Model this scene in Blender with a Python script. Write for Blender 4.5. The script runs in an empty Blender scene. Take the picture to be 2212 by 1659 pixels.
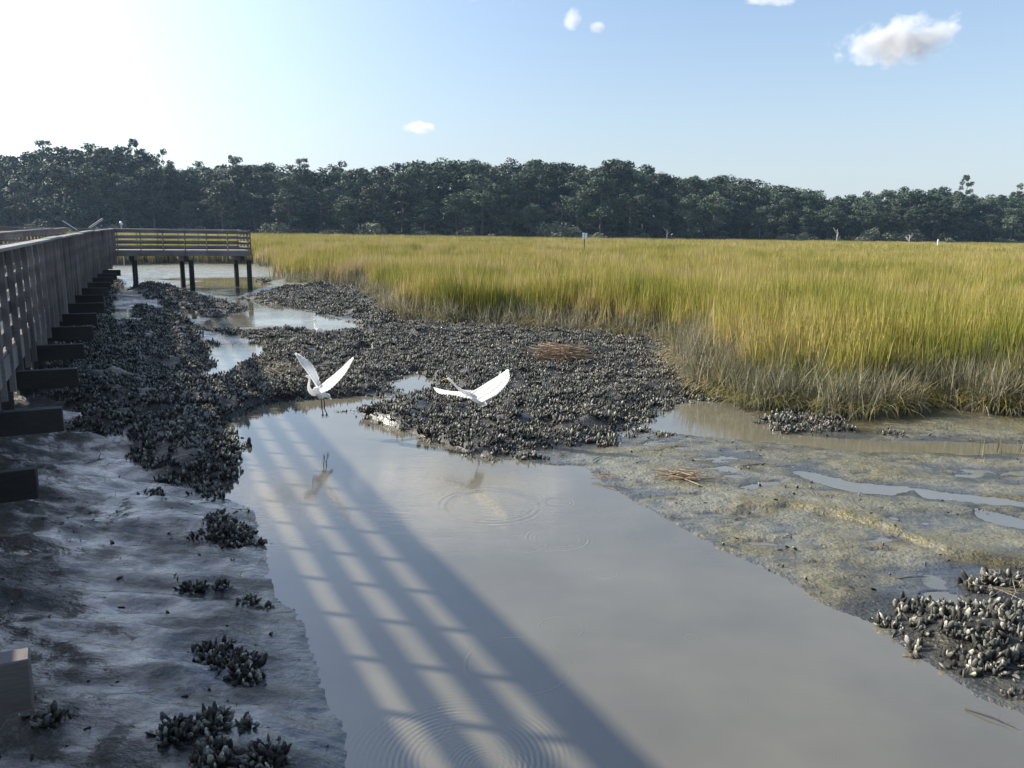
import bpy, math, random
import numpy as np
from mathutils import Vector, Matrix
R = math.radians
rng = np.random.default_rng(11)
random.seed(11)
SC = bpy.context.scene
COL = SC.collection

# ------------------------------------------------------------------ camera
CAMZ = 3.2
PITCH, ROLL, FPX = R(11.05), R(0.9), 1703.0       # focal length in px of a 2212 px wide frame
f_ = Vector((0, math.cos(PITCH), -math.sin(PITCH)))
r0 = Vector((1, 0, 0)); u0 = Vector((0, math.sin(PITCH), math.cos(PITCH)))
r_ = r0*math.cos(ROLL) + u0*math.sin(ROLL)
u_ = u0*math.cos(ROLL) - r0*math.sin(ROLL)
cam = bpy.data.cameras.new('camera'); camo = bpy.data.objects.new('camera', cam)
COL.objects.link(camo)
m = Matrix(((r_.x, u_.x, -f_.x, 0), (r_.y, u_.y, -f_.y, 0), (r_.z, u_.z, -f_.z, CAMZ), (0, 0, 0, 1)))
camo.matrix_world = m
cam.sensor_width = 36; cam.lens = 36*FPX/2212; cam.clip_end = 9000; cam.clip_start = .05
SC.camera = camo

def ray(px, py):
    return f_ + r_*((px-1106)/FPX) - u_*((py-829.5)/FPX)
def gp(px, py, z=0.0):
    """survey: where a sight line meets the level z"""
    d = ray(px, py); k = (z-CAMZ)/d.z
    return (d.x*k, d.y*k)
def yp(px, py, Y):
    d = ray(px, py); k = Y/d.y
    return Vector((d.x*k, Y, CAMZ+d.z*k))

# ------------------------------------------------------------------ helpers
def tag(o, label=None, cat=None, group=None, kind=None):
    if label: o['label'] = label
    if cat: o['category'] = cat
    if group: o['group'] = group
    if kind: o['kind'] = kind
    return o
def empty(name, loc=(0, 0, 0), rz=0, link=COL):
    o = bpy.data.objects.new(name, None); link.objects.link(o)
    o.location = loc; o.rotation_euler = (0, 0, rz); o.empty_display_size = .2
    return o
def mkmesh(name, V, F, mats=(), smooth=False, midx=None, attrs=None):
    me = bpy.data.meshes.new(name)
    V = np.asarray(V, dtype=np.float32).reshape(-1, 3)
    if isinstance(F, np.ndarray):
        n, k = F.shape
        me.vertices.add(len(V)); me.vertices.foreach_set('co', V.ravel())
        me.loops.add(n*k); me.loops.foreach_set('vertex_index', F.ravel().astype(np.int32))
        me.polygons.add(n); me.polygons.foreach_set('loop_start', np.arange(0, n*k, k, dtype=np.int32))
        me.update(calc_edges=True)
    else:
        me.from_pydata([tuple(map(float, v)) for v in V], [], F); me.update()
    for mt in (mats if isinstance(mats, (list, tuple)) else [mats]): me.materials.append(mt)
    if smooth: me.polygons.foreach_set('use_smooth', [True]*len(me.polygons))
    if midx is not None: me.polygons.foreach_set('material_index', np.asarray(midx, dtype=np.int32))
    for k, a in (attrs or {}).items():
        at = me.attributes.new(k, 'FLOAT', 'POINT'); at.data.foreach_set('value', np.asarray(a, dtype=np.float32))
    return me
def add(name, me, parent=None, link=COL):
    o = bpy.data.objects.new(name, me); link.objects.link(o)
    if parent: o.parent = parent
    return o

class MB:
    def __init__(s): s.V = []; s.F = []; s.M = []
    def box(s, c, hx, hy, hz, ax=None, mi=0, jit=0):
        """box, centre c, half sizes along axes ax=(X,Y,Z)"""
        X, Y, Z = ax if ax else (Vector((1, 0, 0)), Vector((0, 1, 0)), Vector((0, 0, 1)))
        b = len(s.V); c = Vector(c)
        for sx in (-1, 1):
            for sy in (-1, 1):
                for sz in (-1, 1):
                    s.V.append(c + X*hx*sx + Y*hy*sy + Z*hz*sz + Vector([random.uniform(-jit, jit) for _ in range(3)]))
        s.F += [(b, b+1, b+3, b+2), (b+4, b+6, b+7, b+5), (b, b+4, b+5, b+1), (b+2, b+3, b+7, b+6), (b, b+2, b+6, b+4), (b+1, b+5, b+7, b+3)]
        s.M += [mi]*6
    def loft(s, pts, rad, n=8, mi=0, flat=None):
        """tube through pts with radii rad; flat = (sideways factor) per ring"""
        pts = [Vector(p) for p in pts]; b = len(s.V); k = len(pts)
        ref = Vector((0.13, -1, 0.21)).normalized()
        for i, p in enumerate(pts):
            t = (pts[min(i+1, k-1)] - pts[max(i-1, 0)]).normalized()
            a = t.cross(ref)
            if a.length < 1e-3: a = t.cross(Vector((0, 0, 1)))
            a.normalize(); c = t.cross(a).normalized()
            fl = flat[i] if flat else 1
            for j in range(n):
                th = 2*math.pi*j/n
                s.V.append(p + a*math.cos(th)*rad[i] + c*math.sin(th)*rad[i]*fl)
        for i in range(k-1):
            for j in range(n):
                s.F.append((b+i*n+j, b+i*n+(j+1) % n, b+(i+1)*n+(j+1) % n, b+(i+1)*n+j)); s.M.append(mi)
        s.F.append(tuple(b+j for j in range(n))[::-1]); s.M.append(mi)
        s.F.append(tuple(b+(k-1)*n+j for j in range(n))); s.M.append(mi)
    def obj(s, name, mats, parent=None, smooth=False, bevel=0):
        me = mkmesh(name, [tuple(v) for v in s.V], s.F, mats, smooth, s.M)
        o = add(name, me, parent)
        if bevel:
            b = o.modifiers.new('bevel', 'BEVEL'); b.width = bevel; b.segments = 1; b.limit_method = 'ANGLE'
        return o

def catmull(P, n):
    P = [Vector(p) for p in P]; Q = [P[0]*2-P[1]] + P + [P[-1]*2-P[-2]]; out = []
    for i in range(1, len(Q)-2):
        for k in range(n):
            t = k/n
            out.append(.5*((2*Q[i]) + (-Q[i-1]+Q[i+1])*t + (2*Q[i-1]-5*Q[i]+4*Q[i+1]-Q[i+2])*t*t + (-Q[i-1]+3*Q[i]-3*Q[i+1]+Q[i+2])*t**3))
    out.append(P[-1]); return out

# ------------------------------------------------------------------ numpy noise
_perm = rng.random((256, 256))
def vnoise(x, y):
    xi = np.floor(x).astype(int); yi = np.floor(y).astype(int)
    fx = x-xi; fy = y-yi; fx = fx*fx*(3-2*fx); fy = fy*fy*(3-2*fy)
    g = lambda a, b: _perm[a % 256, b % 256]
    return ((g(xi, yi)*(1-fx)+g(xi+1, yi)*fx)*(1-fy) + (g(xi, yi+1)*(1-fx)+g(xi+1, yi+1)*fx)*fy)*2-1
def fbm(x, y, o=4):
    s = 0; a = 1; t = 0
    for k in range(o):
        s = s + a*vnoise(x*2**k+17.3*k, y*2**k-9.1*k); t += a; a *= .5
    return s/t
def sstep(a, b, x):
    t = np.clip((x-a)/(b-a), 0, 1); return t*t*(3-2*t)
def sdist(poly, x, y):
    """signed distance, positive inside"""
    x = np.asarray(x, float); y = np.asarray(y, float)
    d = np.full(x.shape, 1e9); ins = np.zeros(x.shape, bool); n = len(poly)
    for i in range(n):
        ax, ay = poly[i]; bx, by = poly[(i+1) % n]
        ex, ey = bx-ax, by-ay; L = ex*ex+ey*ey+1e-12
        t = np.clip(((x-ax)*ex+(y-ay)*ey)/L, 0, 1)
        d = np.minimum(d, (x-ax-t*ex)**2+(y-ay-t*ey)**2)
        c = ((ay > y) != (by > y)) & (x < (bx-ax)*(y-ay)/(by-ay+1e-12)+ax)
        ins ^= c
    d = np.sqrt(d); return np.where(ins, d, -d)

# ------------------------------------------------------------------ materials
def nmat(name):
    mt = bpy.data.materials.new(name); mt.use_nodes = True
    nt = mt.node_tree; b = nt.nodes['Principled BSDF']
    return mt, nt, b
def N(nt, t, **k):
    n = nt.nodes.new(t)
    for a, v in k.items():
        if a in ('operation', 'blend_type', 'data_type', 'attribute_name', 'attribute_type', 'feature', 'noise_dimensions', 'clamp'): setattr(n, a, v)
        else: n.inputs[a].default_value = v
    return n
def ramp(nt, fac, stops):
    r = nt.nodes.new('ShaderNodeValToRGB'); e = r.color_ramp.elements
    while len(e) > 1: e.remove(e[-1])
    e[0].position = stops[0][0]; e[0].color = (*stops[0][1], 1)
    for p, c in stops[1:]:
        x = e.new(p); x.color = (*c, 1)
    nt.links.new(fac, r.inputs[0]); return r.outputs[0]
def g3(v): return (v, v, v)
def noise(nt, vec, scale, detail=4, rough=.55):
    n = N(nt, 'ShaderNodeTexNoise', Scale=scale, Detail=detail, Roughness=rough)
    if vec is not None: nt.links.new(vec, n.inputs['Vector'])
    return n.outputs[0]
def wpos(nt, sc=(1, 1, 1), rot=(0, 0, 0)):
    g = nt.nodes.new('ShaderNodeNewGeometry'); mp = nt.nodes.new('ShaderNodeMapping')
    mp.inputs['Scale'].default_value = sc; mp.inputs['Rotation'].default_value = rot
    nt.links.new(g.outputs['Position'], mp.inputs[0]); return mp.outputs[0]
def mix(nt, fac, a, b, mode='MIX'):
    n = nt.nodes.new('ShaderNodeMix'); n.data_type = 'RGBA'; n.blend_type = mode
    for s, v in ((n.inputs[0], fac), (n.inputs[6], a), (n.inputs[7], b)):
        if hasattr(v, 'links') or hasattr(v, 'is_linked'): nt.links.new(v, s)
        elif isinstance(v, tuple): s.default_value = (*v, 1)
        else: s.default_value = v
    return n.outputs[2]
def math_(nt, op, a, b=None, c=None):
    n = nt.nodes.new('ShaderNodeMath'); n.operation = op
    for i, v in enumerate((a, b, c)):
        if v is None: continue
        if hasattr(v, 'is_linked'): nt.links.new(v, n.inputs[i])
        else: n.inputs[i].default_value = v
    return n.outputs[0]
def bump(nt, b, h, strength, dist):
    n = N(nt, 'ShaderNodeBump', Strength=strength, Distance=dist)
    nt.links.new(h, n.inputs['Height']); nt.links.new(n.outputs[0], b.inputs['Normal']); return n

# wet mud
MUD, nt, b = nmat('wet_mud')
p = wpos(nt)
n1 = noise(nt, p, .9, 5); n2 = noise(nt, wpos(nt, (1, 2.2, 1)), 5, 5); n3 = noise(nt, p, 26, 4)
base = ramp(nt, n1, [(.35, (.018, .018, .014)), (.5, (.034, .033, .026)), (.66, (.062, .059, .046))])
lit_ = N(nt, 'ShaderNodeAttribute', attribute_name='lit_flat')
base = mix(nt, lit_.outputs['Fac'], base, mix(nt, math_(nt, 'ADD', math_(nt, 'MULTIPLY', n1, .6), math_(nt, 'MULTIPLY', n2, .4)), (.07, .064, .034), (.25, .23, .15)))  # sunlight on the right flat and shade on the left bank painted in
alg = N(nt, 'ShaderNodeAttribute', attribute_name='algae')
am = math_(nt, 'MULTIPLY', alg.outputs['Fac'], ramp(nt, n2, [(.36, g3(0.15)), (.6, g3(1))]))
base = mix(nt, am, base, (.13, .10, .022))
base = mix(nt, ramp(nt, n2, [(.3, g3(.4)), (.44, g3(0))]), base, (.03, .028, .022))
pr = N(nt, 'ShaderNodeAttribute', attribute_name='peat')
base = mix(nt, pr.outputs['Fac'], base, (.025, .02, .012))
# scattered crab holes and crumbs
vo = nt.nodes.new('ShaderNodeTexVoronoi'); vo.inputs['Scale'].default_value = 13
nt.links.new(p, vo.inputs['Vector'])
hole = math_(nt, 'LESS_THAN', vo.outputs['Distance'], .13)
hole = math_(nt, 'MULTIPLY', hole, math_(nt, 'GREATER_THAN', noise(nt, p, 1.7, 2), .5))
base = mix(nt, hole, base, (.02, .018, .015))
nt.links.new(base, b.inputs['Base Color'])
nt.links.new(ramp(nt, noise(nt, p, 2.3, 4), [(.34, g3(.22)), (.62, g3(.6))]), b.inputs['Roughness'])
b.inputs['Specular IOR Level'].default_value = .6
nt.links.new(math_(nt, 'MULTIPLY', ramp(nt, noise(nt, wpos(nt, (1, 2, 1)), 1.1, 4), [(.38, g3(.10)), (.56, g3(1))]), math_(nt, 'SUBTRACT', 1.0, math_(nt, 'MINIMUM', math_(nt, 'ADD', math_(nt, 'MULTIPLY', pr.outputs['Fac'], 1.6), math_(nt, 'MULTIPLY', lit_.outputs['Fac'], .45)), 1.0))), b.inputs['Coat Weight']); b.inputs['Coat Roughness'].default_value = .16; b.inputs['Coat IOR'].default_value = 1.9
hh = math_(nt, 'ADD', math_(nt, 'MULTIPLY', n2, 1.0), math_(nt, 'MULTIPLY', n3, .45))
hh = math_(nt, 'SUBTRACT', hh, math_(nt, 'MULTIPLY', hole, .3))
bump(nt, b, hh, .85, .08)
cb = N(nt, 'ShaderNodeBump', Strength=.45, Distance=.05); nt.links.new(n2, cb.inputs['Height']); nt.links.new(cb.outputs[0], b.inputs['Coat Normal'])

# creek water: turbid
RINGS = []   # (x, y, r0, width, wavelength, amp)
def ring(px, py, rpx, w=.05, lam=.05, amp=1.0):
    x, y = gp(px, py); RINGS.append((x, y, rpx/FPX*math.hypot(x, y, CAMZ), w, lam, amp))
ring(1205, 1163, 66, .035, .05, 1.6); ring(1205, 1163, 48, .03, .05, 1.1); ring(1135, 1175, 46, .025, .05, .8)
ring(1305, 1237, 30, .03, .035, 1.6); ring(1305, 1237, 16, .02, .03, 1.4); ring(1212, 1357, 46, .02, .04, 1.1)
ring(1495, 1378, 12, .02, .03, 1.6); ring(1375, 1396, 14, .02, .03, 1.1); ring(1225, 1210, 24, .02, .03, .9)
ring(1205, 1085, 28, .03, .05, 1.1); ring(1060, 1092, 100, .09, .09, .9); ring(1120, 1436, 108, .03, .045, .8)
ring(1000, 1640, 150, .2, .038, 1.5); ring(1060, 1660, 60, .1, .03, 1.2); ring(900, 1560, 60, .06, .04, .6)
WAT, nt, b = nmat('creek_water')
wn1 = noise(nt, wpos(nt, (1, 1, 1)), .8, 3)
b.inputs['Roughness'].default_value = .015; b.inputs['IOR'].default_value = 2.15
nt.links.new(ramp(nt, wn1, [(.3, (.11, .10, .072)), (.7, (.15, .136, .096))]), b.inputs['Base Color'])
tot = math_(nt, 'MULTIPLY', noise(nt, wpos(nt, (.5, 1.6, 1), (0, 0, R(12))), 3.2, 3, .5), .0018)
tot = math_(nt, 'ADD', tot, math_(nt, 'MULTIPLY', noise(nt, wpos(nt, (.5, 3.2, 1), (0, 0, R(-8))), 9, 3, .55), .0014))
calm = ramp(nt, noise(nt, wpos(nt), .45, 2), [(.4, g3(.3)), (.62, g3(1))])
tot = math_(nt, 'MULTIPLY', tot, calm)
rn = ramp(nt, noise(nt, wpos(nt), 3.0, 3), [(.38, g3(.15)), (.6, g3(1))])
geo = nt.nodes.new('ShaderNodeNewGeometry')
for (x, y, r, w, lam, amp) in RINGS:
    amp = amp*1.5
    d = nt.nodes.new('ShaderNodeVectorMath'); d.operation = 'DISTANCE'
    nt.links.new(geo.outputs['Position'], d.inputs[0]); d.inputs[1].default_value = (x, y, 0)
    q = math_(nt, 'SUBTRACT', d.outputs['Value'], r)
    e = math_(nt, 'POWER', math.e, math_(nt, 'MULTIPLY', math_(nt, 'POWER', math_(nt, 'ABSOLUTE', q), 2.0), -1/(w*w)))
    c = math_(nt, 'COSINE', math_(nt, 'MULTIPLY', q, 2*math.pi/lam))
    tot = math_(nt, 'ADD', tot, math_(nt, 'MULTIPLY', math_(nt, 'MULTIPLY', math_(nt, 'MULTIPLY', e, c), rn), .00055*amp*lam/.05))
bump(nt, b, tot, 1.0, 1.0)

def woodmat(name, c1, c2, rough=.7):
    mt, nt, b = nmat(name)
    tc = nt.nodes.new('ShaderNodeNewGeometry'); oi = nt.nodes.new('ShaderNodeObjectInfo')
    p = wpos(nt, (3, 3, 14)); p2 = wpos(nt)
    n1 = noise(nt, p, 3.5, 6, .65); n2 = noise(nt, p2, .9, 3)
    c = mix(nt, n1, c1, c2); c = mix(nt, ramp(nt, n2, [(.4, g3(0)), (.62, g3(.55))]), c, tuple(v*.55 for v in c1))
    hsv = nt.nodes.new('ShaderNodeHueSaturation'); nt.links.new(c, hsv.inputs['Color'])
    nt.links.new(math_(nt, 'MULTIPLY_ADD', oi.outputs['Random'], .5, .75), hsv.inputs['Value'])
    nt.links.new(hsv.outputs[0], b.inputs['Base Color']); b.inputs['Roughness'].default_value = rough; b.inputs['Specular IOR Level'].default_value = .2
    bump(nt, b, n1, .6, .012); return mt
WOOD = woodmat('weathered_wood', (.12, .105, .10), (.26, .235, .22))
WOOD_CAP = woodmat('pale_weathered_wood', (.22, .21, .19), (.38, .36, .33), .6)
WOOD_DARK = woodmat('dark_wood', (.02, .02, .018), (.055, .052, .045), .75)  # darker timber for the pile caps and piles

# grass
def grassmat(name, dry=0.0):
    mt, nt, b = nmat(name)
    a = N(nt, 'ShaderNodeAttribute', attribute_name='hgt'); v = N(nt, 'ShaderNodeAttribute', attribute_name='var')
    oi = nt.nodes.new('ShaderNodeObjectInfo')
    pn = noise(nt, wpos(nt, (.5, 1, 0)), .16, 4, .6); pn2 = noise(nt, wpos(nt, (.6, 1, 0)), .55, 3)
    f = math_(nt, 'MULTIPLY_ADD', math_(nt, 'ADD', math_(nt, 'MULTIPLY', pn, .65), math_(nt, 'MULTIPLY', pn2, .35)), 2.0, -.49)
    f = math_(nt, 'ADD', f, math_(nt, 'MULTIPLY_ADD', oi.outputs['Random'], .10, -.05))
    f = math_(nt, 'ADD', f, math_(nt, 'MULTIPLY_ADD', v.outputs['Fac'], .22, -.11))
    top = ramp(nt, f, [(.26, (.11, .135, .016)), (.42, (.25, .235, .035)), (.54, (.37, .30, .075)), (.70, (.38, .30, .15))])
    tip = mix(nt, ramp(nt, a.outputs['Fac'], [(.86, g3(0)), (1, g3(.5))]), top, (.32, .27, .09))
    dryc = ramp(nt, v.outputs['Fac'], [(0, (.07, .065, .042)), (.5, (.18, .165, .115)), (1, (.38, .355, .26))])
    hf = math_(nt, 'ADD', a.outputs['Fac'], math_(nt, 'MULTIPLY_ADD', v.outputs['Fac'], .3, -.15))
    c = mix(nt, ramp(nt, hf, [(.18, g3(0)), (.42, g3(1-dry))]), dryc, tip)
    nt.links.new(c, b.inputs['Base Color']); b.inputs['Roughness'].default_value = .55
    b.inputs['Specular IOR Level'].default_value = .25
    tr = nt.nodes.new('ShaderNodeBsdfTranslucent'); nt.links.new(c, tr.inputs[0])
    ms = nt.nodes.new('ShaderNodeMixShader'); ms.inputs[0].default_value = .32
    nt.links.new(b.outputs[0], ms.inputs[1]); nt.links.new(tr.outputs[0], ms.inputs[2])
    nt.links.new(ms.outputs[0], nt.nodes['Material Output'].inputs[0]); return mt
GRASS = grassmat('cordgrass'); GRASSDRY = grassmat('dead_cordgrass', .85)

# oysters
OYS, nt, b = nmat('oyster_shell')
a = N(nt, 'ShaderNodeAttribute', attribute_name='hgt'); v = N(nt, 'ShaderNodeAttribute', attribute_name='var')
tc = nt.nodes.new('ShaderNodeTexCoord')
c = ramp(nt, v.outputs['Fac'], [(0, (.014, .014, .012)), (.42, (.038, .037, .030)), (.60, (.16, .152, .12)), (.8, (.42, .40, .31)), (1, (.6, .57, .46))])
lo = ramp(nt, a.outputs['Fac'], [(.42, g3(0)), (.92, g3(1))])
c = mix(nt, lo, (.010, .010, .009), c)  # shade between shells painted in: feet near black, tips pale as if sunlit
on = noise(nt, tc.outputs['Object'], 60, 4, .7)
c = mix(nt, ramp(nt, on, [(.38, g3(.8)), (.58, g3(0))]), c, (.05, .048, .04))
nt.links.new(c, b.inputs['Base Color']); b.inputs['Roughness'].default_value = .5; b.inputs['Specular IOR Level'].default_value = .18
bump(nt, b, on, .6, .01)

# leaves / bark
def leafmat(name, c1, c2, c3):
    mt, nt, b = nmat(name)
    v = N(nt, 'ShaderNodeAttribute', attribute_name='var'); oi = nt.nodes.new('ShaderNodeObjectInfo')
    c = ramp(nt, v.outputs['Fac'], [(0, c1), (.6, c2), (1, c3)])
    h = nt.nodes.new('ShaderNodeHueSaturation'); nt.links.new(c, h.inputs['Color'])
    nt.links.new(math_(nt, 'MULTIPLY_ADD', oi.outputs['Random'], 1.0, .5), h.inputs['Value'])
    nt.links.new(math_(nt, 'MULTIPLY_ADD', oi.outputs['Random'], .03, .485), h.inputs['Hue'])
    nt.links.new(h.outputs[0], b.inputs['Base Color']); b.inputs['Roughness'].default_value = .6
    b.inputs['Specular IOR Level'].default_value = .2
    return mt
PINE = leafmat('pine_needles', (.020, .034, .019), (.040, .064, .034), (.070, .10, .054))
OAK = leafmat('oak_leaves', (.026, .038, .022), (.052, .070, .040), (.105, .125, .08))
SHRUB = leafmat('shrub_leaves', (.07, .08, .05), (.12, .13, .08), (.20, .20, .14))
BARK, nt, b = nmat('bark'); b.inputs['Roughness'].default_value = .9
nt.links.new(mix(nt, noise(nt, wpos(nt, (3, 3, .6)), 2, 4), (.09, .075, .06), (.2, .17, .14)), b.inputs['Base Color'])

def plain(name, col, rough=.5, nscale=20, amt=.25):
    mt, nt, b = nmat(name)
    tc = nt.nodes.new('ShaderNodeTexCoord')
    nz = noise(nt, tc.outputs['Object'], nscale, 3)
    nt.links.new(mix(nt, nz, tuple(v*(1-amt) for v in col), tuple(min(1, v*(1+amt)) for v in col)), b.inputs['Base Color'])
    b.inputs['Roughness'].default_value = rough; return mt
FEATHER, nt, b = nmat('white_feathers')
tc = nt.nodes.new('ShaderNodeTexCoord')
nt.links.new(mix(nt, noise(nt, tc.outputs['Object'], 30, 3), (.86, .86, .85), (.95, .95, .94)), b.inputs['Base Color'])
b.inputs['Roughness'].default_value = .7
tr = nt.nodes.new('ShaderNodeBsdfTranslucent'); tr.inputs[0].default_value = (.85, .84, .8, 1)
ms = nt.nodes.new('ShaderNodeMixShader'); ms.inputs[0].default_value = .55
nt.links.new(b.outputs[0], ms.inputs[1]); nt.links.new(tr.outputs[0], ms.inputs[2])
nt.links.new(ms.outputs[0], nt.nodes['Material Output'].inputs[0])
BILL = plain('yellow_bill', (.75, .42, .06), .4); LEGM = plain('dark_leg', (.03, .03, .03), .5)
SIGNW = plain('white_sign_face', (.75, .77, .78), .4); METAL = plain('grey_metal', (.4, .42, .44), .4)
REED = plain('dry_reed', (.28, .18, .105), .7, 8, .4); TWIG = plain('dark_twig', (.06, .05, .04), .8)
STRAW = plain('bleached_reed', (.26, .21, .13), .7, 8, .3)

# ------------------------------------------------------------------ survey of the ground
G = lambda L, z=0.0: [gp(a, b_, z) for a, b_ in L]
creek = G([(760, 1659), (735, 1560), (700, 1470), (660, 1392), (640, 1330), (602, 1290), (592, 1235), (565, 1170), (545, 1110), (478, 1058),
           (498, 1005), (506, 965), (480, 925), (472, 912), (540, 882), (620, 864), (660, 860), (740, 857), (800, 852), (850, 862), (800, 880), (765, 888),
           (800, 902), (860, 925), (930, 947), (990, 970), (1055, 990), (1110, 992), (1190, 1004), (1262, 1006), (1290, 1035), (1370, 1080), (1440, 1125),
           (1560, 1185), (1680, 1245), (1765, 1300), (1850, 1335), (1915, 1355), (1940, 1385), (2000, 1425), (2060, 1465), (2130, 1505), (2215, 1540)])
creek += [(3.6, 4.6), (4.6, 3.2), (5.2, 0), (6, -30), (-.5, -30), (-.6, 0), (-1.15, 3.0)]
pools = [G(L) for L in (
    [(442, 747), (510, 742), (578, 744), (574, 768), (535, 785), (478, 818), (425, 818), (446, 790), (436, 765)],
    [(405, 706), (470, 684), (545, 664), (560, 655), (620, 660), (690, 678), (790, 700), (780, 714), (690, 712), (590, 704), (520, 708), (430, 711)],
    [(540, 668), (480, 655), (520, 645), (440, 632), (385, 622), (430, 608), (540, 602), (590, 614), (540, 630), (505, 642), (560, 650), (580, 662)],
    [(300, 606), (300, 601), (450, 600), (590, 597), (640, 600), (590, 606), (430, 607)],
    [(1400, 905), (1440, 880), (1500, 862), (1580, 868), (1625, 900), (1700, 936), (1850, 948), (2260, 962), (2260, 982), (1900, 978), (1700, 962), (1560, 948), (1470, 938), (1400, 930), (1340, 948), (1300, 955), (1350, 925)],
    [(1700, 1016), (1760, 1022), (1850, 1040), (1960, 1055), (1930, 1070), (1850, 1064), (1760, 1045)],
    [(1990, 1060), (2060, 1066), (2160, 1075), (2260, 1090), (2260, 1100), (2130, 1090), (2000, 1074)],
    [(2110, 1100), (2160, 1112), (2260, 1130), (2260, 1148), (2180, 1135), (2120, 1118)],
    [(236, 672), (262, 662), (300, 668), (318, 682), (280, 690), (228, 686)], [(250, 622), (282, 618), (292, 628), (262, 634), (244, 632)],
    [(345, 664), (380, 662), (420, 672), (452, 684), (420, 690), (380, 682)],
    [(930, 810), (900, 800), (850, 815), (830, 835), (880, 850), (940, 842), (950, 826)],
    [(760, 755), (800, 748), (815, 765), (775, 770)],
)]
marsh = G([(545, 572), (590, 585), (620, 604), (700, 614), (790, 624), (840, 650), (860, 680), (930, 694), (1050, 698), (1200, 708), (1400, 726), (1500, 748),
           (1545, 792), (1575, 835), (1660, 860), (1800, 872), (1950, 866), (2212, 872)], .12)
marsh = [(-70, 60), (-32, 52)] + [gp(300, 573, .1), gp(430, 572, .1)] + marsh + [(22, 13.8), (60, 12), (500, 8), (500, 420), (-500, 420), (-500, 60)]
# strip of marsh on the sunny side of the boardwalk
DIRB = Vector((math.sin(R(-25.3)), math.cos(R(-25.3)), 0)); LEFTB = Vector((-DIRB.y, DIRB.x, 0))
def bw(t, L, z=0):   # boardwalk frame -> world ; L = distance to the left of the camera line
    return DIRB*t + LEFTB*L + Vector((0, 0, z))
lm = [tuple(bw(t, L)[:2]) for t, L in ((-30, 4.1), (4, 4.0), (14, 4.3), (26, 4.6), (36, 5.5), (44, 9), (50, 26), (50, 120), (-30, 120))]
reefs = [G(L, z) for L, z in (
    ([(560, 770), (585, 735), (520, 722), (430, 716), (520, 711), (600, 713), (690, 717), (790, 713), (860, 696), (930, 702), (1050, 706), (1200, 714), (1350, 730), (1470, 750), (1515, 790),
      (1535, 830), (1500, 846), (1430, 852), (1395, 872), (1350, 905), (1290, 935), (1230, 952), (1150, 960), (1095, 962), (1060, 982), (1000, 965), (930, 944), (860, 922),
      (800, 900), (768, 889), (830, 868), (880, 856), (950, 848), (962, 828), (925, 812), (905, 796), (850, 808), (820, 835), (760, 850), (700, 856), (650, 858), (600, 855)], .1),
    ([(200, 722), (300, 700), (420, 714), (442, 750), (438, 790), (422, 818), (480, 822), (540, 790), (575, 770), (640, 830), (655, 858), (540, 880), (470, 912), (503, 965), (498, 1000), (455, 1040), (380, 1030),
      (300, 1005), (285, 960), (350, 940), (330, 915), (200, 900), (120, 880), (110, 830), (170, 770)], .12),
    ([(170, 925), (230, 905), (330, 930), (340, 960), (260, 955), (180, 950)], .1),
    ([(268, 618), (330, 614), (400, 628), (470, 645), (555, 665), (540, 680), (470, 680), (400, 668), (310, 640)], .15),
    ([(300, 655), (350, 668), (430, 698), (410, 712), (330, 704), (290, 684)], .15),
    ([(520, 640), (600, 622), (700, 616), (790, 626), (842, 652), (866, 690), (790, 700), (720, 698), (780, 680), (700, 672), (640, 658), (560, 648)], .12),
    ([(462, 604), (500, 594), (560, 590), (578, 600), (540, 608)], .25),
    ([(1925, 1330), (1960, 1305), (2040, 1300), (2100, 1325), (2160, 1310), (2250, 1320), (2250, 1425), (2212, 1432), (2120, 1440), (2050, 1415), (1990, 1385), (1945, 1360)], .06),
    ([(2125, 1262), (2160, 1240), (2260, 1222), (2260, 1262), (2190, 1275)], .08),
    ([(1650, 912), (1690, 900), (1750, 884), (1800, 884), (1815, 905), (1832, 925), (1780, 922), (1700, 926)], .05),
    ([(60, 850), (130, 740), (190, 670), (225, 620), (245, 600), (262, 604), (240, 640), (222, 668), (215, 700), (250, 715), (180, 760), (130, 830)], .3),
)]

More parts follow.
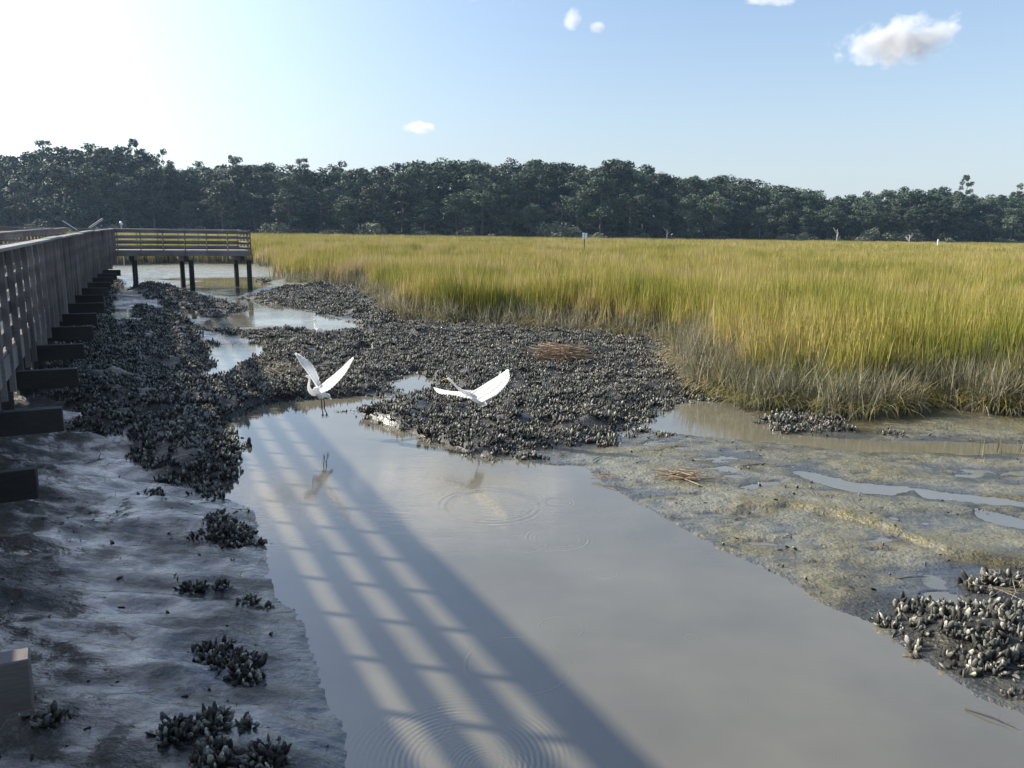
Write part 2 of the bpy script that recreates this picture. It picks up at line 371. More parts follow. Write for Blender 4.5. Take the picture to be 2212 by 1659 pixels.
def field(x, y):
    """terrain height and masks"""
    x = np.asarray(x, float); y = np.asarray(y, float)
    wob = fbm(x*1.3, y*1.3, 3)*.10
    sw = sdist(creek, x, y) + wob
    sp = np.full(x.shape, -1e9)
    for q in pools: sp = np.maximum(sp, sdist(q, x, y) + wob*1.3)
    sm = np.maximum(sdist(marsh, x, y), sdist(lm, x, y)) + fbm(x*.5, y*.5, 3)*.5 + fbm(x*1.8, y*1.8, 2)*.3
    sr = np.full(x.shape, -1e9); 
    for q in reefs: sr = np.maximum(sr, sdist(q, x, y))
    sr = sr + fbm(x*1.6+5, y*1.6, 3)*.16
    # frame along the boardwalk
    L = -(x*DIRB.y - y*DIRB.x)          # left distance
    left = sstep(-2.6, -.3, L)*sstep(60, 30, y)
    water = np.maximum(sw, sp)
    out = np.maximum(-water, 0)
    A = .075 + .34*left
    lam = 1.3 + 1.5*left
    z = A*(1-np.exp(-out/lam))
    far = sstep(30, 45, y); z = z + far*.10*sstep(.5, 4, out)
    z = z + sstep(-.6, 1.6, sm)*.22
    z = z + sstep(-.12, .45, sr)*(.10+.13*fbm(x*.9, y*.9, 3)+.10*fbm(x*2.2, y*2.6, 2)+.05*left)
    # relief of the mud : gullies running down the banks, lumps, small crumbs
    damp = sstep(0, .5, out)
    gul = fbm(x*.55+y*.12, y*1.9, 4)
    z = z + damp*(left*.15*gul + left*.05*fbm(x*1.7, y*5.0, 4) + (1-left)*.034*fbm(x*1.2, y*2.4, 4))
    z = z + (.014+.008*left)*fbm(x*5, y*8, 3)*1.3 + .011*left*fbm(x*7, y*15, 3)*sstep(0, .25, out)
    z = z + .008 - .035*sstep(1.5, 3, x)*sstep(6, 7, y)*sstep(12.5, 11, y)*sstep(.3, 1, out)
    z = z - .05*sstep(.25, .6, fbm(x*2.3+3, y*6+1, 3))*(1-left)*.6*damp
    z = np.where(water > 0, -.30*(1-np.exp(-water/.7)) + .004*fbm(x*4, y*4, 2), z)
    # crumbling ledge across the right flat
    lx, ly = np.array([gp(a, c)[0] for a, c in LEDGE]), np.array([gp(a, c)[1] for a, c in LEDGE])
    yy = np.interp(x, lx, ly); dd = (y-yy)+.12*fbm(x*3, x*0, 3)
    inx = sstep(lx[0]-.3, lx[0]+.3, x)*sstep(lx[-1]+3, lx[-1]+1, x)
    z = z + np.where(water > 0, 0, inx*(.06*sstep(-.10, .03, dd)*sstep(1.0, .15, dd)))
    led = inx*sstep(-.35, -.02, dd)*sstep(.5, .0, dd)
    alg = np.clip(led*.8 + sstep(2.6, .0, -sm)*sstep(-1.0, 2.5, x)*sstep(-.2, .3, out) , 0, 1)
    alg = np.maximum(alg, .55*sstep(.62, .9, sstep(-1, 1, fbm(x*.8+9, y*1.5, 3))*1.0 + .12)*(1-left))
    return z, water, sm, sr, alg, left
LEDGE = [(1560, 1105), (1700, 1100), (1800, 1112), (1900, 1140), (1960, 1165), (2040, 1200), (2120, 1215), (2250, 1225)]
LEDGE = sorted(LEDGE, key=lambda q: gp(*q)[0])

def spacing(segs):
    out = []
    for a, b_, s0, s1 in segs:
        v = a; k = 0
        while v < b_-1e-6:
            out.append(v); fr = (v-a)/(b_-a); v += s0+(s1-s0)*fr
    return out
xs = [-v for v in spacing([(0, 8, .05, .05), (8, 26, .05, .35), (26, 110, .4, 8), (110, 2600, 40, 300)])][::-1]
xs = xs[:-1] + spacing([(0, 7, .05, .05), (7, 26, .05, .4), (26, 110, .5, 8), (110, 2600, 40, 300)]) + [2600]
ys = [-60, -40, -20, -10, -5, -2] + spacing([(0, 2.8, .3, .1), (2.8, 14, .042, .06), (14, 28, .06, .18), (28, 60, .18, .5), (60, 150, .6, 8), (150, 2600, 30, 300)]) + [2600]
xs = np.array(xs); ys = np.array(ys)
X, Y = np.meshgrid(xs, ys); nx, ny = len(xs), len(ys)
z, water, sm, sr, alg, left = field(X.ravel(), Y.ravel())
z = np.where(Y.ravel() > 230, .3, z)
peat = np.maximum(sstep(.2, 1.2, sm), .6*sstep(-.2, .1, sr))
ii = np.arange((ny-1)*nx).reshape(ny-1, nx)[:, :-1].ravel()
F = np.stack([ii, ii+1, ii+nx+1, ii+nx], 1)
me = mkmesh('ground', np.stack([X.ravel(), Y.ravel(), z], 1), F, MUD, True, attrs={'algae': alg, 'peat': peat, 'lit_flat': (1-left)*sstep(0, .03, z)*sstep(-.25, -.7, sr)})
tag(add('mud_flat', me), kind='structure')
def gz(x, y): return float(field(np.array([x]), np.array([y]))[0][0])

wm = mkmesh('water', [(-600, -60, 0), (600, -60, 0), (600, 600, 0), (-600, 600, 0)], [(0, 1, 2, 3)], WAT)
tag(add('water', wm), kind='structure')

# ------------------------------------------------------------------ instancing of uncountable stuff
def scatter(name, protos, pts, rots, scl, idx, label, cat, parent=None):
    pc = bpy.data.collections.new(name+'_kinds')
    for o in protos:
        pc.objects.link(o)
    pts = np.asarray(pts, dtype=np.float32)
    me = bpy.data.meshes.new(name); me.vertices.add(len(pts)); me.vertices.foreach_set('co', pts.ravel())
    a = me.attributes.new('rot', 'FLOAT_VECTOR', 'POINT'); a.data.foreach_set('vector', np.asarray(rots, dtype=np.float32).ravel())
    a = me.attributes.new('scl', 'FLOAT_VECTOR', 'POINT'); a.data.foreach_set('vector', np.asarray(scl, dtype=np.float32).ravel())
    a = me.attributes.new('idx', 'INT', 'POINT'); a.data.foreach_set('value', np.asarray(idx, dtype=np.int32))
    o = add(name, me, parent)
    ng = bpy.data.node_groups.new(name, 'GeometryNodeTree')
    ng.interface.new_socket('Geometry', in_out='INPUT', socket_type='NodeSocketGeometry')
    ng.interface.new_socket('Geometry', in_out='OUTPUT', socket_type='NodeSocketGeometry')
    gi = ng.nodes.new('NodeGroupInput'); go = ng.nodes.new('NodeGroupOutput')
    ip = ng.nodes.new('GeometryNodeInstanceOnPoints'); ci = ng.nodes.new('GeometryNodeCollectionInfo')
    ci.inputs['Collection'].default_value = pc; ci.inputs['Separate Children'].default_value = True; ci.inputs['Reset Children'].default_value = True
    ip.inputs['Pick Instance'].default_value = True
    def na(nm, t):
        n = ng.nodes.new('GeometryNodeInputNamedAttribute'); n.data_type = t; n.inputs['Name'].default_value = nm; return n.outputs['Attribute']
    ng.links.new(gi.outputs[0], ip.inputs['Points']); ng.links.new(ci.outputs[0], ip.inputs['Instance'])
    ng.links.new(na('idx', 'INT'), ip.inputs['Instance Index'])
    e2r = ng.nodes.new('FunctionNodeEulerToRotation'); ng.links.new(na('rot', 'FLOAT_VECTOR'), e2r.inputs[0])
    ng.links.new(e2r.outputs[0], ip.inputs['Rotation']); ng.links.new(na('scl', 'FLOAT_VECTOR'), ip.inputs['Scale'])
    ng.links.new(ip.outputs[0], go.inputs[0])
    md = o.modifiers.new('scatter', 'NODES'); md.node_group = ng
    return tag(o, label, cat, kind='stuff')
def proto(name, me):
    return bpy.data.objects.new(name, me)

def tuft(nb, foot, h0, h1, w, lean, mat, curl=.5, seed=0, segs=4, flop=0):
    r = np.random.default_rng(seed); V = []; F = []; H = []; VA = []
    for k in range(nb):
        a = r.random()*6.28; rr = foot*math.sqrt(r.random()); p = Vector((rr*math.cos(a), rr*math.sin(a), -.03))
        h = h0+(h1-h0)*r.random(); az = r.random()*6.28; ln = lean*(.3+r.random()); var = r.random(); ww = w*(.6+.8*r.random())
        if r.random() < flop: ln = 1.0+.5*r.random(); h *= .9
        side = Vector((-math.sin(az), math.cos(az), 0)); side = (side + Vector((r.normal()*.5, r.normal()*.5, 0))).normalized()
        tilt = ln; b0 = len(V); q = p.copy()
        for i in range(segs+1):
            t = i/segs; wd = ww*(1-t**2.2)*(.75+.5*t*(1-t)*2)
            if i == segs: V.append(q.copy()); H.append(t); VA.append(var)
            else:
                V.append(q-side*wd/2); V.append(q+side*wd/2); H += [t*(h/h1)]*2; VA += [var]*2
            tt = tilt*(.35+curl*t*2)
            d = Vector((math.cos(az)*math.sin(tt), math.sin(az)*math.sin(tt), math.cos(tt)))
            q = q + d*h/segs
            if q.z < .01: q.z = .01+.03*r.random()
        for i in range(segs-1):
            F.append((b0+2*i, b0+2*i+1, b0+2*i+3, b0+2*i+2))
        F.append((b0+2*segs-2, b0+2*segs-1, b0+2*segs))
    return mkmesh('tuft', [tuple(v) for v in V], F, mat, attrs={'hgt': H, 'var': VA})

def frustum(x, y, m=1.5):
    return (np.abs(x) < .68*y + m + 1)
def marsh_pts(y0, y1, dens, edge=.05, m=2):
    W = .68*y1+m+1; n = int(2*W*(y1-y0)*dens)
    x = rng.uniform(-W, W, n); y = rng.uniform(y0, y1, n)
    k = frustum(x, y, m); x = x[k]; y = y[k]
    z, wt, sm, sr, al, lf = field(x, y)
    k = (sm > edge) & (np.abs(sm) < 1e8)
    # narrow tidal runnels cutting through the marsh
    c1 = np.abs(y - (76 + 3*np.sin(x*.12) - .05*x)) < 6.5; c1 &= (x > -26) & (x < 17)
    c2 = np.abs(y - (56 + 2*np.sin(x*.3+1))) < 4.5; c2 &= (x > 7) & (x < 14)
    c3 = np.abs(y - (60 + 3*np.sin(x*.13+2))) < 3.5; c3 &= (x > -18) & (x < -2)
    c4 = np.abs(y - (104 - .1*x)) < 9; c4 &= (x > 30)
    # keep boardwalk clear
    Lb = -(x*DIRB.y - y*DIRB.x); tb = x*DIRB.x+y*DIRB.y
    k &= ~((Lb > -.2) & (Lb < 3.7) & (tb < 46)); k &= ~((tb > 37) & (tb < 42.5) & (Lb > -9))
    global SHORT
    SHORT = (c1 | c2 | c3 | c4)[k]
    return x[k], y[k], z[k], sm[k]

def put_grass(name, protos, x, y, z, s0, s1, label, cat='grass', tilt=.06, short=None):
    n = len(x); hs = 1+.20*fbm(x*.35, y*.35, 3)+.20*fbm(x*1.1, y*1.1, 2)
    s = rng.uniform(s0, s1, n)*hs
    if short is not None: s = np.where(short, s*.42, s)
    scatter(name, protos, np.stack([x, y, z], 1), np.stack([rng.normal(0, tilt, n), rng.normal(0, tilt, n), rng.uniform(0, 6.28, n)], 1),
            np.stack([np.ones(n), np.ones(n), s], 1), rng.integers(0, len(protos), n), label, cat)

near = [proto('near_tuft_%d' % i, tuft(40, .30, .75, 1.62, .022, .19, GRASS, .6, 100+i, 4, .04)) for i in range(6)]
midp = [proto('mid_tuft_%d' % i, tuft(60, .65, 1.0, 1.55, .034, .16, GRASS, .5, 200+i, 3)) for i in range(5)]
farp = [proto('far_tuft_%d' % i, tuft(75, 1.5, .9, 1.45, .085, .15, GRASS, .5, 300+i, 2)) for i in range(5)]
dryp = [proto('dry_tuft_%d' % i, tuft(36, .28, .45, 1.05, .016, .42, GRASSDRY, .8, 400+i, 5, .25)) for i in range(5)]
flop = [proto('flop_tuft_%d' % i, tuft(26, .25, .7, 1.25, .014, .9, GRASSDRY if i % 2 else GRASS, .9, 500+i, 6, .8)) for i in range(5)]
x, y, z, s = marsh_pts(9, 30, 15, .12); k = rng.random(len(x)) < sstep(.0, .7, s)*.8+.2
put_grass('marsh_grass', near, x[k], y[k], z[k], .68, 1.12, 'tall yellow green cordgrass along the near edge of the marsh')
x, y, z, s = marsh_pts(30, 46, 9, .1)
put_grass('marsh_grass', near, x, y, z, .72, 1.12, 'yellow green cordgrass standing behind the creek bend')
x, y, z, s = marsh_pts(44, 100, 2.6, .2, 4)
put_grass('marsh_grass', midp, x, y, z, .85, 1.08, 'ochre and green cordgrass across the middle of the marsh', short=SHORT)
x, y, z, s = marsh_pts(98, 262, .55, .3, 8)
put_grass('marsh_grass', farp, x, y, z, .9, 1.1, 'pale golden cordgrass reaching the far tree line', short=SHORT)
# dead lower stalks and bent stems along the bank
W = 16; n = 80000; x = rng.uniform(-14, 22, n); y = rng.uniform(9, 46, n)
zz, wt, sm_, sr_, al, lf = field(x, y); k = (sm_ > -.55) & (sm_ < 1.0) & frustum(x, y) & (y > 8) & (wt < -.05) & (lf < .4) & (rng.random(n) < sstep(24, 15, y)*sstep(0, 6, x)*.85+.12)
x, y, zz, sm_ = x[k], y[k], zz[k], sm_[k]; k = rng.random(len(x)) < .55
put_grass('dead_stalks', dryp, x[k][:9000], y[k][:9000], zz[k][:9000], .8, 1.2, 'grey dry grass stalks massed along the foot of the marsh bank')
k = (sm_ < .45) & (rng.random(len(x)) < .6)
put_grass('bent_stalks', flop, x[k][:6000], y[k][:6000], zz[k][:6000]+.02, .7, 1.1, 'bleached stalks bent over the bare mud at the marsh edge')

# ------------------------------------------------------------------ oysters
def oyster_clump(ns, rad, size, seed, flat=.5):
    r = np.random.default_rng(seed); V = []; F = []; H = []; VA = []
    nseg, nr = 6, 5
    for k in range(ns):
        a = r.random()*6.28; rr = rad*math.sqrt(r.random()); base = Vector((rr*math.cos(a), rr*math.sin(a), -.02))
        tl = (rr/rad)*flat*(.3+.9*r.random()) + abs(r.normal())*.28; az = a + r.normal()*1.1
        ax = Vector((math.cos(az)*math.sin(tl), math.sin(az)*math.sin(tl), math.cos(tl)))
        ln = size*(.45+.75*r.random()); w = ln*(.17+.10*r.random()); th = w*(.40+.25*r.random()); tw = r.random()*6.28
        e1 = ax.cross(Vector((math.cos(tw), math.sin(tw), .1))).normalized(); e2 = ax.cross(e1)
        var = min(1, max(0, r.normal()*.25+.5)); b0 = len(V); bend = r.normal()*.15
        for i in range(nr):
            t = i/(nr-1); prof = [.45, .82, 1.0, .88, .42][i]
            for j in range(nseg):
                q = 2*math.pi*j/nseg; jt = 1+r.normal()*.16
                V.append(base + ax*ln*t + e1*(w*prof*math.cos(q)*jt+bend*ln*t*t) + e2*th*prof*math.sin(q)*jt); H.append(t); VA.append(var)
        for i in range(nr-1):
            for j in range(nseg):
                F.append((b0+i*nseg+j, b0+i*nseg+(j+1) % nseg, b0+(i+1)*nseg+(j+1) % nseg, b0+(i+1)*nseg+j))
        F.append(tuple(b0+(nr-1)*nseg+j for j in range(nseg)))
    return mkmesh('oysters', [tuple(v) for v in V], F, OYS, True, attrs={'hgt': H, 'var': VA})
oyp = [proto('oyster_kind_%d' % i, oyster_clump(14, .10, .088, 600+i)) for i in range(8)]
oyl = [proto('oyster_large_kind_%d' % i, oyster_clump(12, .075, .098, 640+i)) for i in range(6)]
def reef(i, dens, protos, s0, s1, label, band=.0):
    P = np.array(reefs[i]); lo = P.min(0)-.3; hi = P.max(0)+.3; n = int((hi-lo).prod()*dens)
    x = rng.uniform(lo[0], hi[0], n); y = rng.uniform(lo[1], hi[1], n)
    s = sdist(reefs[i], x, y) + fbm(x*1.6+5, y*1.6, 3)*.16
    k = (s > (-.45 if i < 2 else -.10)) & ((fbm(x*1.1+3, y*1.4+8, 3) > -.58+band) | (s < .15)); x, y, s = x[k], y[k], s[k]
    z, wt = field(x, y)[:2]; k = (wt < .16) & ((s > -.10) | (wt > -.3)) & frustum(x, y, 1) & (z > -.10); x, y, z = x[k], y[k], z[k]; n = len(x)
    sc = rng.uniform(s0, s1, n); zo = -.02
    scatter('oyster_bed', protos, np.stack([x, y, np.maximum(z, -.03)+zo], 1), np.stack([rng.normal(0, .3, n), rng.normal(0, .3, n), rng.uniform(0, 6.28, n)], 1),
            np.stack([sc, sc, sc*rng.uniform(.7, 1.35, n)], 1), rng.integers(0, len(protos), n), label, 'oysters')
reef(0, 62, oyp, .75, 1.15, 'broad grey oyster bed covering the sunlit bank below the marsh')
reef(1, 62, oyp, .8, 1.2, 'dark oyster bed on the shaded bank beside the boardwalk', .05)
reef(2, 60, oyp, .8, 1.1, 'narrow arc of oysters on shaded mud near the beam ends')
reef(3, 30, oyp, 1, 1.5, 'oyster band running down from under the far platform')
reef(4, 30, oyp, 1, 1.4, 'short dark oyster ridge between glistening strips of mud', -.1)
reef(5, 26, oyp, 1, 1.5, 'oyster bed across the narrow creek from the far platform', .12)
reef(6, 16, oyp, 1.2, 1.8, 'dark oyster mound at the foot of the far platform piles')
reef(7, 95, oyl, .8, 1.1, 'large pale oysters at the lower right water edge')
reef(8, 80, oyl, .8, 1.05, 'pale oysters on the mud at the right picture edge')
reef(9, 75, oyp, .9, 1.2, 'sunlit oyster hump standing in the shallow pool below the grass')

reef(10, 40, oyp, .9, 1.3, 'dark oysters along the foot of the boardwalk piles')
clumps = [  # px, py, width px, n shells, size, label
    (1925, 938, 70, 26, .10, 'small sunlit oyster clump right of the oyster hump in the shallow pool'),
    (1432, 940, 70, 26, .09, 'low oyster clump on the mud spit left of the reed bundle'),
    (1562, 862, 34, 12, .10, 'dark oyster clump at the head of the pool nearest the grass'),
    (1520, 872, 30, 10, .08, 'tiny oyster clump in the pool beside the big oyster bed'),
    (1845, 896, 46, 14, .08, 'oyster clump touching the right end of the oyster hump'),
    (2115, 1105, 60, 18, .08, 'oyster clump between the puddles on the right mud flat'),
    (2190, 1502, 60, 20, .08, 'dark oyster clump on yellow algae at the lower right edge'),
    (735, 890, 42, 18, .08, 'floating looking oyster clump left of the reef tip'),
    (330, 1068, 70, 20, .09, 'dark oyster clump just below the shaded oyster bed'),
    (415, 1268, 60, 22, .10, 'shaded oyster clump standing left of its smaller neighbour on the mud'),
    (482, 1266, 40, 14, .10, 'smaller pointed oyster clump near the shadow edge'),
    (530, 1300, 50, 16, .09, 'oyster clump on wet mud third from the left of its row'),
    (576, 1312, 28, 10, .09, 'outermost small oyster clump by the water on the shaded bank'),
    (372, 1580, 80, 30, .12, 'round dark oyster clump at the lower left of the shaded mud'),
    (456, 1565, 80, 26, .11, 'oyster clump with upright shells right of the round dark clump'),
    (532, 1570, 34, 9, .11, 'narrow oyster clump right of the upright shells'),
    (462, 1640, 90, 34, .12, 'big oyster clump at the bottom edge of the picture'),
    (570, 1668, 110, 34, .11, 'oyster clump cut by the bottom edge beside the water'),
    (104, 1560, 44, 14, .13, 'oyster clump growing against the nearest beam end'),
    (262, 1104, 18, 6, .05, 'single small shell cluster on shaded mud'),
]
for k, (px, py, wp, ns, sz, lab) in enumerate(clumps):
    x, y = gp(px, py, .05); 
    for _ in range(2): x, y = gp(px, py, max(0, gz(x, y)))
    dep = math.hypot(x, y, CAMZ); rad = wp/2/FPX*dep*.85
    if k < 20: me = oyster_clump(int(ns*3.6), rad*(.8 if ns > 15 else .6), sz*.82, 700+k, .8)
    o = add('oyster_clump', me); o.location = (x, y, max(gz(x, y), -.02)-.01)
    tag(o, lab, 'oyster clump', 'single oyster clumps on the mud')
# larger scatter shapes on the shaded bank
for k, (poly, lab) in enumerate((
        ([(345, 1130), (360, 1100), (430, 1092), (500, 1120), (560, 1150), (555, 1166), (480, 1176), (400, 1170)], 'long dark oyster patch on the shaded bank beside the water'),
        ([(390, 1408), (440, 1392), (500, 1400), (548, 1430), (556, 1490), (530, 1500), (520, 1460), (470, 1425)], 'curved chain of oysters on the shaded mud near the shadow stripes'))):
    q = G(poly, .12); P = np.array(q); lo = P.min(0); hi = P.max(0); V = []; F = []; H = []; VA = []; cnt = 0; used = []
    for t in range(6000):
        x, y = rng.uniform(lo, hi)
        if sdist(q, np.array([x]), np.array([y]))[0] < 0: continue
        if cnt and min(math.hypot(x-a_, y-b_) for a_, b_ in used) > .115: continue
        used.append((x, y)); cnt += 1
        if cnt > (50, 28)[k]: break
        mm = oyster_clump(12, .10, .082, 900+cnt+100*k, .8); b0 = len(V); zz_ = gz(x, y)
        a = mm.attributes['hgt'].data; c = mm.attributes['var'].data
        for i, v in enumerate(mm.vertices): V.append((v.co.x+x, v.co.y+y, v.co.z+zz_)); H.append(a[i].value); VA.append(c[i].value)
        F += [tuple(b0+i for i in p_.vertices) for p_ in mm.polygons]
    o = add('oyster_patch', mkmesh('oyster_patch', V, F, OYS, True, attrs={'hgt': H, 'var': VA}))
    tag(o, lab, 'oyster clump', 'single oyster clumps on the mud')

# loose shells and stubble strewn over the mud
n = 2600; x = rng.uniform(-5, 11, n); y = rng.uniform(3, 15, n); z, wt, sm, sr, al, lf = field(x, y)
k = (wt < .03) & (sm < -.1) & (sr < -.05) & frustum(x, y, .5) & (fbm(x*.9, y*1.2, 3) > -.05); x, y, z = x[k][:520], y[k][:520], z[k][:520]; n = len(x)
sc = rng.uniform(.25, .75, n)
shp = [proto('loose_shell_%d' % i, oyster_clump(1, .001, .085, 820+i)) for i in range(4)]
scatter('loose_shells', shp, np.stack([x, y, z+.004], 1), np.stack([rng.uniform(.9, 1.6, n), rng.normal(0, .3, n), rng.uniform(0, 6.28, n)], 1), np.stack([sc, sc, sc], 1), rng.integers(0, 4, n), 'small loose shells strewn over the bare mud', 'shells')
n = 1800; x = rng.uniform(-5, 11, n); y = rng.uniform(3, 15, n); z, wt, sm, sr, al, lf = field(x, y)
k = (wt < -.05) & (sm < -.1) & frustum(x, y, .5) & (fbm(x*.7+4, y*.9, 3) > .12); x, y, z = x[k][:260], y[k][:260], z[k][:260]; n = len(x)
stb = [proto('stubble_%d' % i, tuft(2, .03, .05, .14, .006, .5, GRASSDRY, .6, 860+i, 3)) for i in range(4)]
scatter('grass_stubble', stb, np.stack([x, y, z], 1), np.stack([rng.normal(0, .4, n), rng.normal(0, .4, n), rng.uniform(0, 6.28, n)], 1), np.ones((n, 3)), rng.integers(0, 4, n), 'thin broken grass stubble poking out of the bare mud', 'grass')

# ------------------------------------------------------------------ trees
def leaf_cloud(r, centres, per, size, V, F, VA, mid, squash=.75):
    for (c, rad, var) in centres:
        n = int(per*(rad**1.6))
        for _ in range(n):
            d = Vector(r.normal(size=3)).normalized(); rr = rad*(.55+.5*r.random())
            p = Vector(c)+Vector((d.x*rr, d.y*rr, d.z*rr*squash))
            nrm = (d + Vector(r.normal(size=3))*.55).normalized(); a = nrm.orthogonal().normalized(); a.rotate(Matrix.Rotation(r.random()*6.28, 3, nrm)); b2 = nrm.cross(a)
            s = size*(.6+.8*r.random()); b0 = len(V)
            V += [p-a*s*.5, p+b2*s*.32, p+a*s*.55, p-b2*s*.38]; F.append((b0, b0+1, b0+2, b0+3))
            vv = min(1, max(0, var+r.normal()*.18)); VA += [vv]*4; mid.append(0)
def tree_mesh(kind, seed):
    r = np.random.default_rng(seed); V = []; F = []; VA = []; mid = []; cs = []
    if kind == 'pine':
        for k in range(56):
            t = r.random(); zc = 7+10.4*t; q = math.sqrt(max(.05, 1-((t-.45)/.75)**2)); rr = 3.3*q*(.35+.7*r.random()); a = r.random()*6.28
            cs.append(((rr*math.cos(a), rr*math.sin(a), zc), .75+.7*r.random(), .2+.75*r.random()))
        cs.append(((0, 0, 17.8), 1.1, .6)); h = 17
    elif kind == 'tall':   # emergent pine with an open, flat topped crown
        for k in range(17):
            t = r.random(); zc = 15.5+6.5*t; rr = 3.0*(1.0-.5*t)*(.3+.8*r.random()); a = r.random()*6.28
            cs.append(((rr*math.cos(a), rr*math.sin(a), zc), .6+.6*r.random(), .4+.4*r.random()))
        h = 21.5
    elif kind == 'oak':
        for k in range(66):
            d = Vector(r.normal(size=3)).normalized(); 
            zc = 9+d.z*5.4*(.6+.4*r.random()); rr = 4.2*(.7+.35*r.random())
            cs.append(((d.x*rr, d.y*rr, zc+1.5), .8+.7*r.random(), .2+.75*r.random()))
        for k in range(12):
            a = r.random()*6.28; cs.append(((3.2*math.cos(a), 3.2*math.sin(a), 2+2.5*r.random()), 1.2, .3))
        h = 13
    elif kind == 'wall':   # forest edge tree clothed nearly to the ground
        for k in range(50):
            t = r.random()**.8; zc = 1.5+15*t; rr = (3.8*(1-.45*t))*(.6+.4*r.random()); a = r.random()*6.28
            cs.append(((rr*math.cos(a), rr*math.sin(a), zc), .9+.9*r.random(), .25+.6*r.random()))
        h = 15
    else:                  # shrub
        for k in range(16):
            a = r.random()*6.28; rr = 1.7*r.random(); cs.append(((rr*math.cos(a), rr*math.sin(a), .7+1.9*r.random()*(1-.3*rr)), .55+.5*r.random(), .3+.6*r.random()))
        h = 2.4
    leaf_cloud(r, cs, {'pine': 85, 'tall': 95, 'oak': 62, 'wall': 66, 'shrub': 110}[kind], {'shrub': .24}.get(kind, .42), V, F, VA, mid)
    crown = mkmesh(kind+'_crown', [tuple(v) for v in V], F, {'pine': PINE, 'tall': PINE, 'oak': OAK, 'wall': OAK, 'shrub': SHRUB}[kind], attrs={'var': VA})
    mb = MB(); tw = .26 if kind != 'shrub' else .05
    bendx, bendy = r.normal()*.4, r.normal()*.4
    axis = [Vector((bendx*(i/6)**2, bendy*(i/6)**2, h*i/6)) for i in range(7)]
    mb.loft(axis, [tw*(1-.8*i/6) for i in range(7)], 6)
    for k, (c, rad, v_) in enumerate(cs[::2]):
        c = Vector(c); zb = max(.3, min(h-.5, c.z-.9-.5*r.random())); i = zb/h*6; p0 = axis[int(i)].lerp(axis[min(6, int(i)+1)], i-int(i))
        mb.loft([p0, p0.lerp(c, .5)+Vector((0, 0, .2)), c], [tw*.3, tw*.2, tw*.08], 4)
    trunk = mkmesh(kind+'_trunk', [tuple(v) for v in mb.V], mb.F, BARK)
    return crown, trunk
TM = {k: [tree_mesh(k, s+i) for i in range(n)] for k, n, s in (('pine', 5, 10), ('tall', 4, 30), ('oak', 4, 50), ('wall', 5, 70), ('shrub', 4, 90))}
KN = {'pine': 'pine_tree', 'tall': 'pine_tree', 'oak': 'oak_tree', 'wall': 'edge_tree', 'shrub': 'shrub'}
def tree(kind, x, y, s, label, group, sxy=1.0, var=None):
    cr, tr_ = TM[kind][random.randrange(len(TM[kind])) if var is None else var]
    rt = empty(KN[kind], (x, y, .3), random.random()*6.28); rt.scale = (s*sxy, s*sxy, s)
    add('crown', cr, rt); add('trunk', tr_, rt); tag(rt, label, 'shrub' if kind == 'shrub' else 'tree', group); return rt
PROF = [(-150, 325), (0, 330), (50, 322), (95, 312), (140, 312), (170, 305), (215, 303), (260, 318), (290, 318), (330, 335), (370, 350), (450, 350), (500, 345), (560, 352), (660, 348), (700, 352), (800, 347), (900, 334), (1000, 341),
        (1060, 347), (1150, 342), (1230, 347), (1330, 345), (1420, 362), (1500, 367), (1560, 374), (1640, 380), (1720, 397), (1780, 417), (1850, 408), (1950, 402), (2000, 404), (2090, 405), (2130, 414), (2212, 408), (2400, 408)]
def prof(px): return float(np.interp(px, [p_[0] for p_ in PROF], [p_[1] for p_ in PROF]))
def dist(px): return float(np.interp(px, [0, 1106, 1780, 2212], [168, 195, 225, 250]))
labs = {
    ('back', 0): 'dark pine crown along the skyline of the far tree line, left third',
    ('back', 1): 'dark pine crown along the skyline of the far tree line, middle third',
    ('back', 2): 'dark pine crown along the lower skyline of the far tree line, right third',
    ('mid', 0): 'shadowed pine inside the left third of the far tree line',
    ('mid', 1): 'shadowed pine inside the middle third of the far tree line',
    ('mid', 2): 'shadowed pine inside the right third of the far tree line',
    ('front', 0): 'bluish broadleaf tree at the foot of the left third of the tree line',
    ('front', 1): 'bluish broadleaf tree at the foot of the middle third of the tree line',
    ('front', 2): 'bluish broadleaf tree at the foot of the right third of the tree line'}
for row, dy, step, hk in (('back', 26, 44, 1.0), ('mid', 13, 46, .92), ('front', 0, 58, .66)):
    px = -110 + random.random()*20
    while px < 2330:
        D = dist(px)+dy+random.uniform(-4, 4); P = yp(px, prof(px), D)
        h = (P.z-.3)*hk*random.uniform(.9, 1.03) if row != 'front' else (P.z-.3)*random.uniform(.45, .82)
        kind = random.choice({'back': ['pine', 'pine', 'oak'], 'mid': ['pine', 'wall', 'oak'], 'front': ['wall', 'wall', 'oak']}[row])
        base = {'pine': 18.7, 'oak': 16.6, 'wall': 16.8}[kind]
        s = h/base
        third = 0 if px < 740 else (1 if px < 1480 else 2)
        tree(kind, P.x, D, s, labs[(row, third)], '%s row of the far tree line, part %s' % (row, 'one two three'.split()[third]), random.uniform(1.15, 1.5)*(1.1 if row == 'front' else 1))
        px += step*random.uniform(.75, 1.25)*200/D
